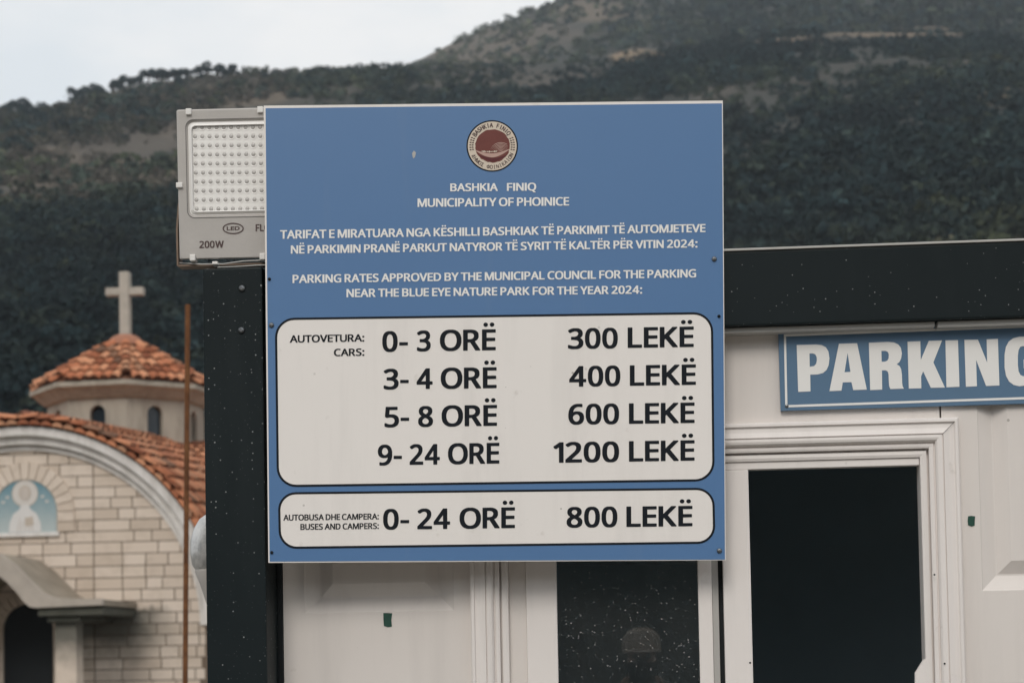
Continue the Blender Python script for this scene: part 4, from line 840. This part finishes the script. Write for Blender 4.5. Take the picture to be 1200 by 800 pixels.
def bil(c, u, v):
    return (c[0][0] * (1 - u) * (1 - v) + c[1][0] * u * (1 - v) + c[2][0] * u * v + c[3][0] * (1 - u) * v, c[0][1] * (1 - u) * (1 - v) + c[1][1] * u * (1 - v) + c[2][1] * u * v + c[3][1] * (1 - u) * v)
def price_box(c, r):
    wpx, hpx = (c[1][0] - c[0][0] + c[2][0] - c[3][0]) / 2, (c[3][1] - c[0][1] + c[2][1] - c[1][1]) / 2
    def f(off):
        def g_(a, b):
            q = bil(c, a / wpx, b / hpx); return SP(q[0], q[1], off)
        return g_
    bm = new(); add_fill(bm, [rounded(0, 0, wpx, hpx, r)], f(.0009), _n); bx_ = obj("price_box", bm, M['sign_white'], board)
    bm = new(); add_fill(bm, [rounded(0, 0, wpx, hpx, r), rounded(2.6, 2.6, wpx - 2.6, hpx - 2.6, r - 2.6)], f(.0012), _n); obj("outline", bm, M['ink'], bx_)
    return bx_
box_a = price_box([(322, 372.5), (835.5, 365.5), (837.5, 563.5), (324.5, 570.5)], 23)
box_b = price_box([(325.5, 576.5), (837, 571), (838.5, 636.5), (327, 642.8)], 21)
fn = lambda x, y: SP(x, y, .0014)
def lines(name, parent, mat, rows, per=0):
    if per:
        for i in range(0, len(rows), per): lines(name, parent, mat, rows[i:i + per])
        return
    bm = new()
    for r_ in rows: line(bm, *r_[:6], fn, *(r_[6:]))
    return obj(name, bm, mat, parent)
lines("heading_lettering", board, M['ink_white'], [("BASHKIA", 527.6, 583.4, 224.3, 223.9, 9.2), ("FINIQ", 594, 628.4, 223.8, 223.4, 9.2), ("MUNICIPALITY OF PHOINICE", 489.3, 667, 242.6, 240.9, 9.9)])
lines("notice_lettering", board, M['ink_white'], [("TARIFAT E MIRATUARA NGA KËSHILLI BASHKIAK TË PARKIMIT TË AUTOMJETEVE", 328.2, 826.8, 279.9, 272, 10.1, 9.5),
    ("NË PARKIMIN PRANË PARKUT NATYROR TË SYRIT TË KALTËR PËR VITIN 2024:", 340.8, 817.4, 297.3, 290, 9.7, 9.5)])
lines("notice_lettering", board, M['ink_white'], [("PARKING RATES APPROVED BY THE MUNICIPAL COUNCIL FOR THE PARKING", 342.8, 815.8, 331.7, 325, 9.7, 9.6), ("NEAR THE BLUE EYE NATURE PARK FOR THE YEAR 2024:", 406, 752.6, 348.3, 344, 9.7, 9.5)])
lines("vehicle_lettering", box_a, M['ink'], [("AUTOVETURA:", 339.5, 427, 401.4, 400, 8.6), ("CARS:", 391.3, 427, 417.2, 416.7, 8.6)])
lines("hours_lettering", box_a, M['ink'], [("0-", 448, 478, 412.2, 411.8, 24), ("3", 488.5, 504.7, 411.6, 411.4, 24.2), ("ORË", 515.5, 581, 411.2, 410.2, 24.6),
    ("3-", 449.5, 479, 456.2, 455.9, 24), ("4", 488.2, 507, 455.7, 455.5, 24), ("ORË", 516.5, 582, 455.5, 454.6, 24.6),
    ("5-", 450.5, 479.5, 500.5, 500.1, 24), ("8", 490, 507.5, 500, 499.8, 24.2), ("ORË", 517.5, 582.5, 499.6, 498.7, 24.6),
    ("9-", 442.8, 471, 545, 544.7, 24), ("24", 480, 515.5, 544.4, 544, 24), ("ORË", 525, 585.2, 543.8, 542.8, 24.4)], 3)
lines("price_lettering", box_a, M['ink'], [("300", 665.5, 724, 408.8, 408, 24), ("LEKË", 735.5, 813, 407.6, 406.4, 24),
    ("400", 667, 727, 453, 452.2, 24), ("LEKË", 738, 815.5, 451.9, 450.7, 24),
    ("600", 666, 725.5, 497.3, 496.6, 24), ("LEKË", 737, 814, 496.4, 495.3, 24),
    ("1200", 648.5, 725.5, 542, 541, 24), ("LEKË", 737, 814, 540.6, 539.4, 24)], 2)
lines("vehicle_lettering", box_b, M['ink'], [("AUTOBUSA DHE CAMPERA:", 332, 444, 609.7, 608.2, 7), ("BUSES AND CAMPERS:", 352, 444, 620.5, 619.3, 7)])
lines("hours_lettering", box_b, M['ink'], [("0-", 449, 479.5, 620.2, 619.9, 24), ("24", 489, 527.5, 619.8, 619.4, 24), ("ORË", 538.5, 603.5, 619.2, 618.3, 24.4)])
lines("price_lettering", box_b, M['ink'], [("800", 664, 723.5, 617.9, 617.2, 24), ("LEKË", 734, 811.5, 617.1, 616.2, 24)])
# emblem
EC = (576.8, 171.2)
def circ(r, n=56, cx=EC[0], cy=EC[1]): return [(cx + r * math.cos(2 * math.pi * i / n), cy + r * math.sin(2 * math.pi * i / n)) for i in range(n)]
def em(name, loops, off, mat, parent):
    bm = new(); add_fill(bm, loops, lambda x, y: SP(x, y, off), _n); return obj(name, bm, mat, parent)
M['em_cream'] = flat("emblem_cream", (.66, .57, .47), .5, .3, .05, 20); M['em_red'] = flat("emblem_brown_red", (.155, .042, .034), .5, .3, .12, 40)
M['em_pink'] = flat("emblem_pink", (.50, .33, .28), .5, .3, .1, 40); M['em_dark'] = flat("emblem_dark_red", (.10, .018, .022), .5, .3)
emb = em("emblem", [circ(30.2)], .0009, M['ink'], board); em("emblem_ring", [circ(28.6)], .0012, M['em_cream'], emb)
rt = random.Random(4); blob = [(EC[0] + .4 + 20.4 * math.cos(a) * (1 + rt.uniform(-.025, .02)), EC[1] - .1 + 19.6 * math.sin(a) * (1 + rt.uniform(-.03, .02))) for a in [2 * math.pi * i / 44 for i in range(44)]]
em("emblem_field", [blob], .0015, M['em_red'], emb)
c0 = (EC[0] + .3, EC[1])                                        # pale curved terrace below the field, fan of arcs at right
def curve_band(pts, w0): 
    up = [(x, y - w0 * k) for x, y, k in pts]; dnn = [(x, y + w0 * k) for x, y, k in pts]; return up + dnn[::-1]
arc_pts = [(c0[0] - 19.5 + 39 * t, c0[1] + 5.5 + 6.2 * math.sin(math.pi * t) - 1.5 * t, .25 + math.sin(math.pi * t)) for t in [i / 24 for i in range(25)]]
em("emblem_terrace", [curve_band(arc_pts, 1.9)], .0018, M['em_pink'], emb)
low_b = [(c0[0] - 15 + 31 * t, c0[1] + 11.0 + 5.0 * math.sin(math.pi * t), .15 + math.sin(math.pi * t)) for t in [i / 20 for i in range(21)]]
em("emblem_base", [curve_band(low_b, 1.7)], .0018, M['em_dark'], emb)
bm = new()
for k_ in range(7):
    rr_ = 4.0 + k_ * 2.0; pts2 = []
    for t in [i / 12 for i in range(13)]:
        a = R(200 + 125 * t); pts2.append((c0[0] + 11 + rr_ * .82 * math.cos(a) - 1, c0[1] + 8.5 + rr_ * .78 * math.sin(a), .3 + .7 * math.sin(math.pi * t)))
    pts2 = [q for q in pts2 if (q[0] - c0[0]) ** 2 + (q[1] - c0[1]) ** 2 < 19.2 ** 2]
    if len(pts2) > 3: add_fill(bm, [curve_band(pts2, .38)], lambda x, y: SP(x, y, .0018 + k_ * .00004), _n)
obj("emblem_arcs", bm, M['em_pink'], emb)
bm = new()
for i in range(9):
    cx, cy = c0[0] - 12 + i * 2.1, c0[1] + 6.2 + .25 * i * (8 - i) * .12; q = circ(.75 + .4 * (i % 3 == 1), 8, cx, cy); add_fill(bm, [q], lambda x, y: SP(x, y, .0021), _n)
obj("emblem_dots", bm, M['em_cream'], emb)
def ring_text(bm, s, a0, a1, r, h, inward=False):
    lp_all = []; n_ = len(s)
    for i, ch in enumerate(s):
        if ch == ' ': continue
        a = R(a0 + (a1 - a0) * i / (n_ - 1)); g = GLY[ch]; lo = min(p[0] for l in g for p in l); hi = max(p[0] for l in g for p in l); top_ = max(p[1] for l in g for p in l); sc_ = h / top_
        for_l = []
        for l in g:
            q = []
            for x, y in l:
                tx = (x - (lo + hi) / 2) * sc_ * .85; ty = (y - top_ / 2) * sc_
                if inward: q.append((EC[0] + r * math.cos(a) + tx * math.sin(a) + ty * -math.cos(a), EC[1] + r * math.sin(a) - tx * math.cos(a) + ty * -math.sin(a)))
                else: q.append((EC[0] + r * math.cos(a) - tx * math.sin(a) + ty * math.cos(a), EC[1] + r * math.sin(a) + tx * math.cos(a) + ty * math.sin(a)))
            for_l.append(q)
        add_fill(bm, for_l, lambda x, y: SP(x, y, .0018), _n)
bm = new(); ring_text(bm, "BASHKIA FINIQ", 213, 322, 24.4, 5.2); ring_text(bm, "ΔΗΜΟΣ ΦΟΙΝΙΚΑΙΩΝ", 152, 24, 24.5, 4.5, True)
for s in (-1, 1):
    for i in range(6):
        a = (R(170 + i * 6.5) if s < 0 else R(10 - i * 6.5)); x, y = EC[0] + 24.4 * math.cos(a), EC[1] + 24.4 * math.sin(a)
        for dd in (-1.5, 1.3):
            q = [(x + dd * math.cos(a) + 1.25 * math.cos(t), y + dd * math.sin(a) + .65 * math.sin(t)) for t in [2 * math.pi * k_ / 8 for k_ in range(8)]]
            add_fill(bm, [q], lambda x_, y_: SP(x_, y_, .0018), _n)
obj("emblem_lettering", bm, M['ink_brown'], emb)
for px, py, mt in ((315.7, 327, 'gasket'), (318.2, 381, 'metal'), (837, 303.6, 'metal'), (842.5, 370.5, 'gasket'), (318.5, 647, 'gasket'), (843, 645, 'metal')):
    bm = new(); p = SP(px, py, .0006); r0 = .0058 if mt == 'metal' else .0035
    lathe(bm, [(r0, 0), (r0, .0015), (r0 * .7, .0038), (r0 * .35, .0045), (r0 * .3, .0032), (0, .0032)], p, tuple(_n), 14); obj("screw", bm, M[mt], board, 40)
bm = new(); p = [SP(x, y, .0008) for x, y in ((482.8, 180), (485, 176.5), (487.5, 179), (486.4, 184), (484.2, 186), (483.4, 183))]; bm.faces.new([bm.verts.new(q) for q in p]); obj("scuff", bm, M['grey_trim'], board)

# ------------------------------------------------------------------ PARKING sign above the window
YS = -.012
psign = empty("parking_sign", W(1080, 478, YS)); tag(psign, "blue sign with big white letters reading PARKING above the window", "sign")
tl, tr, br, bl = (912, 386.8), (1248, 374.4), (1250, 471.2), (915, 481)
def PS(px, py, off=0.0): return W(px, py, YS - off)
bm = new(); cs = [PS(*q) for q in (tl, tr, br, bl)]; prism(bm, cs, [p + Vector((0, .011, 0)) for p in cs]); obj("sign_plate", bm, M['blue_low'], psign)
bm = new(); o_ = [(918.6, 391.6), (1242, 379.5), (1244, 466.2), (920.2, 477.2)]; i_ = [(921.2, 394.2), (1239.5, 382.3), (1241.2, 463.6), (922.8, 474.4)]
add_fill(bm, [o_, i_], lambda x, y: PS(x, y, .0006)); obj("border", bm, M['ink_white'], psign)
PK = [([(312, 147), (388, 145), (410, 147.5), (426, 156), (436, 172), (440, 199), (437, 226), (429, 244), (415, 256), (394, 262), (365, 263), (366, 328), (318, 330)], [(362, 180), (376, 180), (385, 184), (390, 194), (391, 206), (388, 220), (380, 229), (363, 232)]),
 ([(477, 142), (548, 140), (586, 321), (533, 323), (526, 292), (492, 293), (487, 325), (440, 327)], [(511, 178), (522, 252), (499, 253)]),
 ([(594, 138), (668, 135), (692, 137), (709, 145), (719, 158), (723, 180), (720, 200), (713, 214), (703, 222), (714, 229), (720, 241), (723, 262), (724, 294), (726, 308), (731, 317), (678, 319), (673, 306), (672, 288), (671, 262), (668, 251), (660, 246), (645, 246), (646, 321), (599, 323)], [(643, 170), (659, 170), (668, 174), (672, 184), (671, 199), (666, 208), (656, 212), (644, 212)]),
 ([(745, 134), (795, 132), (797, 205), (828, 131), (880, 129), (846, 215), (891, 313), (836, 314), (806, 250), (798, 270), (799, 316), (750, 317)],),
 ([(893, 129), (942, 128), (948, 310), (897, 312)],), ([(967, 127), (1020, 126), (1056, 215), (1054, 125), (1098, 123), (1104, 305), (1052, 307), (1013, 205), (1016, 308), (973, 310)],),
 ([(1262, 176), (1259, 152), (1250, 134), (1234, 121), (1208, 114), (1182, 114.5), (1157, 121), (1140, 134), (1129, 155), (1124, 185), (1124, 235), (1130, 268), (1142, 290), (1160, 303), (1182, 308), (1206, 305), (1222, 297), (1231, 286), (1235, 301), (1266, 300), (1264, 202), (1198, 204), (1199, 238), (1215, 237), (1214, 254), (1208, 265), (1197, 269), (1186, 264), (1179, 250), (1176, 225), (1176, 188), (1179, 166), (1186, 154), (1197, 151), (1207, 155), (1212, 166), (1213, 178)],)]
bm = new()
for gl_ in PK: add_fill(bm, [list(l) for l in gl_], lambda x, y: PS(840 + x / 3.3333, 360 + y / 3.3333, .0007))
obj("lettering", bm, M['ink_white'], psign)
bm = new(); lathe(bm, [(.004, 0), (.004, .0015), (.002, .003), (0, .003)], PS(922, 475.5), (0, -1, 0), 12); obj("screw", bm, M['metal'], psign, 40)

# ------------------------------------------------------------------ floodlight on top of the post
YL = -.095
def FP(px, py, y=0.0): return W(px, py, YL + y)
flood = empty("floodlight", W(273, 313, -.05)); tag(flood, "grey LED floodlight on the corner post, half hidden behind the rate board", "floodlight")
TLx, TRx = (206.8, 128.8), (398, 124.2); BRx, BLx = (399.5, 300.5), (210.6, 304.2)
def FL(u, v): return bil([TLx, TRx, BRx, BLx], u, v)
def fr_rect(u0, v0, u1, v1, r=0, n=5):
    """rounded rectangle on the lamp's front in frame coordinates"""
    WW, HH = 190.0, 176.0
    return [FL(x / WW, y / HH) for x, y in rounded(u0 * WW, v0 * HH, u1 * WW, v1 * HH, max(r, .01), n)]
def ringf(bm, A, ya, B, yb):
    a = [bm.verts.new(FP(x, y, ya)) for x, y in A]; b = [bm.verts.new(FP(x, y, yb)) for x, y in B]
    for k_ in range(len(a)): bm.faces.new((a[k_], a[(k_ + 1) % len(a)], b[(k_ + 1) % len(b)], b[k_]))
    return b
bm = new(); o0 = fr_rect(0, 0, 1, 1, 2.5); o1 = fr_rect(.008, .008, .992, .992, 2.5)
w0 = fr_rect(.055, .070, .945, .722, 8); w1 = fr_rect(.068, .084, .932, .708, 7)
ringf(bm, o0, .05, o0, .003); ringf(bm, o0, .003, o1, 0.0); ringf(bm, o1, 0.0, w0, 0.0); ringf(bm, w0, 0.0, w1, .004)
bm.faces.new([bm.verts.new(FP(x, y, .05)) for x, y in o0[::-1]]); bmesh.ops.recalc_face_normals(bm, faces=bm.faces[:])
body = obj("housing", bm, M['alu'], flood, 40)
bm = new(); s0 = fr_rect(.052, .066, .948, .726, 9); s1 = fr_rect(.056, .071, .944, .721, 8.5); add_fill(bm, [s0, s1], lambda x, y: FP(x, y, -.0006)); obj("seal", bm, M['alu_dark'], body)
bm = new(); add_fill(bm, [w1], lambda x, y: FP(x, y, .004)); refl = obj("reflector", bm, M['reflector'], flood)
bm = new(); i0 = fr_rect(.072, .090, .928, .702, 6); i1 = fr_rect(.088, .108, .912, .684, 5); ringf(bm, i0, .0035, i1, -.002)
b_ = fr_rect(.094, .114, .906, .678, 4); ringf(bm, i1, -.002, b_, .002); bmesh.ops.recalc_face_normals(bm, faces=bm.faces[:]); obj("reflector_rim", bm, M['reflector'], refl, 40)
led_bm = None
for j in range(10):
    for i in range(18):
        px, py = 228.3 + i * 8.5 + j * .24, 149.6 + j * 10.6 - i * .06
        if i >= 10: continue
        bm = new(); c_ = FP(px, py, .0036); lathe(bm, [(.0076, .0001), (.0072, .0005), (.0048, .0001)], c_, (0, -1, 0), 14)
        o = obj("led_cup", bm, M['reflector'], refl, 50)
        bm = new(); lathe(bm, [(.0048, .0001), (.0042, .0007), (.0026, .0011), (0, .0012)], c_, (0, -1, 0), 12); obj("led_lens", bm, M['lens'], refl, 60)
for px, py, a in ((221, 131, 1), (305, 128.6, 1), (210.2, 217, 0), (225.8, 302, 1), (307.6, 300.5, 1)):
    bm = new(); c_ = FP(px, py, -.003); ww, hh = (.0062, .007) if a else (.0072, .0058); box(bm, c_.x - ww, c_.x + ww, c_.y - .003, c_.y + .02, c_.z - hh, c_.z + hh, .0015); obj("clip", bm, M['clip'], flood)
FFN = lambda x, y: FP(x, y, -.0008)
bm = new(); line(bm, "200W", 233.6, 262.2, 290.7, 290.2, 8.2, FFN); line(bm, "FLOOD", 299.5, 331, 271.0, 270.3, 8.2, FFN)
def ell(rx, ry, n=36): return [(273.2 + rx * math.cos(2 * math.pi * i / n), 267.7 + ry * math.sin(2 * math.pi * i / n)) for i in range(n)]
add_fill(bm, [ell(12.4, 6.6), ell(11.0, 5.3)], FFN); line(bm, "LED", 265.6, 280.8, 269.9, 269.6, 4.4, FFN); obj("lettering", bm, M['ink_brown'], body)
def strip(bm, pts, wy, th):                                    # flat bar following points, width along Y
    for p, q in zip(pts, pts[1:]):
        d = (q - p).normalized(); s = Vector((d.z, 0, -d.x)) * th / 2
        prism(bm, [p - s, p + s, q + s, q - s], [v + Vector((0, wy, 0)) for v in (p - s, p + s, q + s, q - s)])
bm = new(); strip(bm, [FP(209.5, 238, .012), FP(207.2, 268, .012), FP(208.2, 311.2, .012), FP(310, 308.6, .012), FP(402, 306, .012)], .035, .004); obj("bracket", bm, M['cable'], flood)
bm = new(); tube(bm, [FP(209, 308, .02), FP(236, 309.6, .0), FP(262, 309.3, -.004), FP(285, 306, -.004), FP(318, 304.6, 0)], .0016, 8); tube(bm, [FP(255, 313.2, 0), FP(275, 312.6, -.006), FP(300, 311, -.006), FP(325, 310, 0)], .0015, 8); obj("cable", bm, M['grey_trim'], flood, 60)
bm = new(); c_ = FP(252, 309.5, 0); box(bm, c_.x - .006, c_.x + .006, c_.y - .002, c_.y + .02, c_.z - .002, c_.z + .006, .001); obj("bracket_nut", bm, M['clip'], flood)
bm = new(); c_ = FP(300, 225, .05); box(bm, c_.x - .09, c_.x + .09, c_.y + .001, c_.y + .04, c_.z - .11, c_.z + .10, .006); obj("heat_sink", bm, M['alu_dark'], flood)
# ------------------------------------------------------------------ photographer, mirrored faintly in the window pane
pp = empty("person", (-.03, -4.16, 0))
tag(pp, "person in dark jacket and grey cap raising a camera, mirrored in the window pane", "person")
M['jacket'] = flat("dark_jacket", (.15, .15, .155), .85, .2, .3, 12); M['skin'] = flat("skin", (.62, .42, .32), .55, .4, .06, 20)
M['trousers'] = flat("dark_trousers", (.04, .045, .06), .85); M['cap_grey'] = flat("grey_cap", (.60, .50, .42), .85, .2, .15, 10); M['cam_black'] = flat("camera_black", (.02, .02, .022), .45); M['olive'] = flat("olive_scarf", (.22, .23, .11), .9, .2, .2, 20)
bx_, by_ = -.03, -4.16
def skinmesh(name, verts, edges, mat, parent, sub=2):
    me = bpy.data.meshes.new(name); me.from_pydata([v[:3] for v in verts], edges, []); o = bpy.data.objects.new(name, me); COL.objects.link(o)
    o.modifiers.new("s", 'SKIN')
    me_sv = me.skin_vertices[0].data if me.skin_vertices else None
    if me_sv is None:
        bm_ = bmesh.new(); bm_.from_mesh(me); bm_.verts.layers.skin.verify(); bm_.to_mesh(me); bm_.free(); me_sv = me.skin_vertices[0].data
    for s_, v in zip(me_sv, verts): s_.radius = (v[3], v[4] if len(v) > 4 else v[3])
    me_sv[0].use_root = True
    o.modifiers.new("d", 'SUBSURF').levels = sub
    dg = bpy.context.evaluated_depsgraph_get(); m2 = bpy.data.meshes.new_from_object(o.evaluated_get(dg)); bpy.data.objects.remove(o)
    m2.name = name; m2.materials.clear(); m2.materials.append(mat)
    for p in m2.polygons: p.use_smooth = True
    return link(bpy.data.objects.new(name, m2), parent)
v = [(bx_, by_, .95, .15, .11), (bx_, by_, 1.15, .14, .10), (bx_, by_, 1.36, .17, .11), (bx_, by_ + .01, 1.46, .07, .07), (bx_, by_ + .02, 1.55, .062, .07), (bx_, by_ + .03, 1.63, .075, .095), (bx_, by_ + .02, 1.71, .065, .085)]
e = [(i, i + 1) for i in range(6)]
for s in (-1, 1):
    n0 = len(v); v += [(bx_ + s * .19, by_ - .01, 1.40, .062), (bx_ + s * .25, by_ + .06, 1.20, .048), (bx_ + s * .13, by_ + .13, 1.42, .036), (bx_ + s * .095, by_ + .145, 1.49, .030, .024)]
    e += [(2, n0), (n0, n0 + 1), (n0 + 1, n0 + 2), (n0 + 2, n0 + 3)]
    for k_, (dx, dz, ln) in enumerate([(-.014, .020, .9), (-.004, .030, 1.0), (.006, .034, .95), (.015, .030, .8)]):
        n1 = len(v); v += [(bx_ + s * (.085 - dx), by_ + .155, 1.50 + dz * .6, .0095), (bx_ + s * (.075 - dx * .6), by_ + .168, 1.512 + dz * ln, .0085), (bx_ + s * (.058 - dx * .4), by_ + .168, 1.515 + dz * ln, .0075)]
        e += [(n0 + 3, n1), (n1, n1 + 1), (n1 + 1, n1 + 2)]
    n1 = len(v); v += [(bx_ + s * .082, by_ + .14, 1.485, .011), (bx_ + s * .066, by_ + .148, 1.50, .009)]; e += [(n0 + 3, n1), (n1, n1 + 1)]
    n2 = len(v); v += [(bx_ + s * .10, by_, .86, .088), (bx_ + s * .12, by_ + .02, .48, .06), (bx_ + s * .13, by_ - .01, .09, .042), (bx_ + s * .14, by_ + .15, .04, .04, .03)]
    e += [(0, n2), (n2, n2 + 1), (n2 + 1, n2 + 2), (n2 + 2, n2 + 3)]
body_ = skinmesh("body", v, e, M['skin'], pp)
# face: nose, brow, mouth, ears joined into the body's own head region as small forms
hx, hy, hz_ = bx_, by_ + .03, 1.645
jk = [(bx_, by_, .90, .17, .125), (bx_, by_, 1.15, .16, .12), (bx_, by_, 1.37, .185, .125), (bx_, by_ + .005, 1.475, .085, .085)]; je = [(0, 1), (1, 2), (2, 3)]
for s in (-1, 1):
    n0 = len(jk); jk += [(bx_ + s * .195, by_ - .01, 1.405, .074), (bx_ + s * .25, by_ + .06, 1.20, .060), (bx_ + s * .138, by_ + .125, 1.405, .046)]; je += [(2, n0), (n0, n0 + 1), (n0 + 1, n0 + 2)]
skinmesh("jacket", jk, je, M['jacket'], pp)
tr = [(bx_, by_, .93, .155, .115)]; te = []
for s in (-1, 1):
    n0 = len(tr); tr += [(bx_ + s * .10, by_, .84, .098), (bx_ + s * .12, by_ + .02, .48, .07), (bx_ + s * .13, by_ - .01, .12, .055)]; te += [(0, n0), (n0, n0 + 1), (n0 + 1, n0 + 2)]
skinmesh("trousers", tr, te, M['trousers'], pp)
bm = new(); lathe(bm, [(.100, -.01), (.101, .03), (.092, .07), (.066, .10), (.03, .113), (0, .115)], (hx, hy - .008, 1.675), None, 24)
bmesh.ops.scale(bm, vec=(.88, 1.08, 1), space=Matrix.Translation((-hx, -hy, -1.675)), verts=bm.verts[:])
prism(bm, [(hx + .078 * math.cos(a), hy + .085 + .065 * math.sin(a), 1.682 - .012 * math.sin(a)) for a in [math.pi * i / 12 for i in range(13)]], [(hx + .078 * math.cos(a), hy + .085 + .065 * math.sin(a), 1.676 - .012 * math.sin(a)) for a in [math.pi * i / 12 for i in range(13)]])
obj("cap", bm, M['cap_grey'], pp, 40)
bm = new()
for s in (-1, 1):
    c_ = Vector((hx + s * .031, hy + .098, 1.648)); bmesh.ops.create_uvsphere(bm, u_segments=10, v_segments=6, radius=.012, matrix=Matrix.Translation(c_))
obj("eyes", bm, M['cam_black'], pp, 60)
bm = new(); prism(bm, [(hx - .008, hy + .098, 1.655), (hx + .008, hy + .098, 1.655), (hx + .017, hy + .098, 1.612), (hx - .017, hy + .098, 1.612)], [(hx - .004, hy + .108, 1.652), (hx + .004, hy + .108, 1.652), (hx + .009, hy + .126, 1.616), (hx - .009, hy + .126, 1.616)]); obj("nose", bm, M['skin'], pp, 60)
bm = new(); lathe(bm, [(.085, -.03), (.10, .0), (.098, .035), (.075, .05)], (bx_, by_ + .015, 1.475), None, 20); obj("scarf", bm, M['olive'], pp, 60)
cm = empty("camera_body", (0.0, -4.0, 1.53)); tag(cm, "black camera held up by the person mirrored in the window pane", "camera")
bm = new(); box(bm, -.10, .04, -4.032, -3.992, 1.475, 1.565, .006); box(bm, -.055, -.005, -4.03, -3.996, 1.566, 1.588, .004); obj("housing", bm, M['cam_black'], cm, 40)
bm = new(); lathe(bm, [(.034, 0), (.034, .03), (.030, .032), (.026, .024), (0, .022)], (-.03, -3.9915, 1.518), (0, 1, 0), 20); obj("lens", bm, M['cam_black'], cm, 40)

for o in pp.children: o.data.transform(Matrix.Diagonal((1, 1, .915, 1)))
cm.location.z -= .085
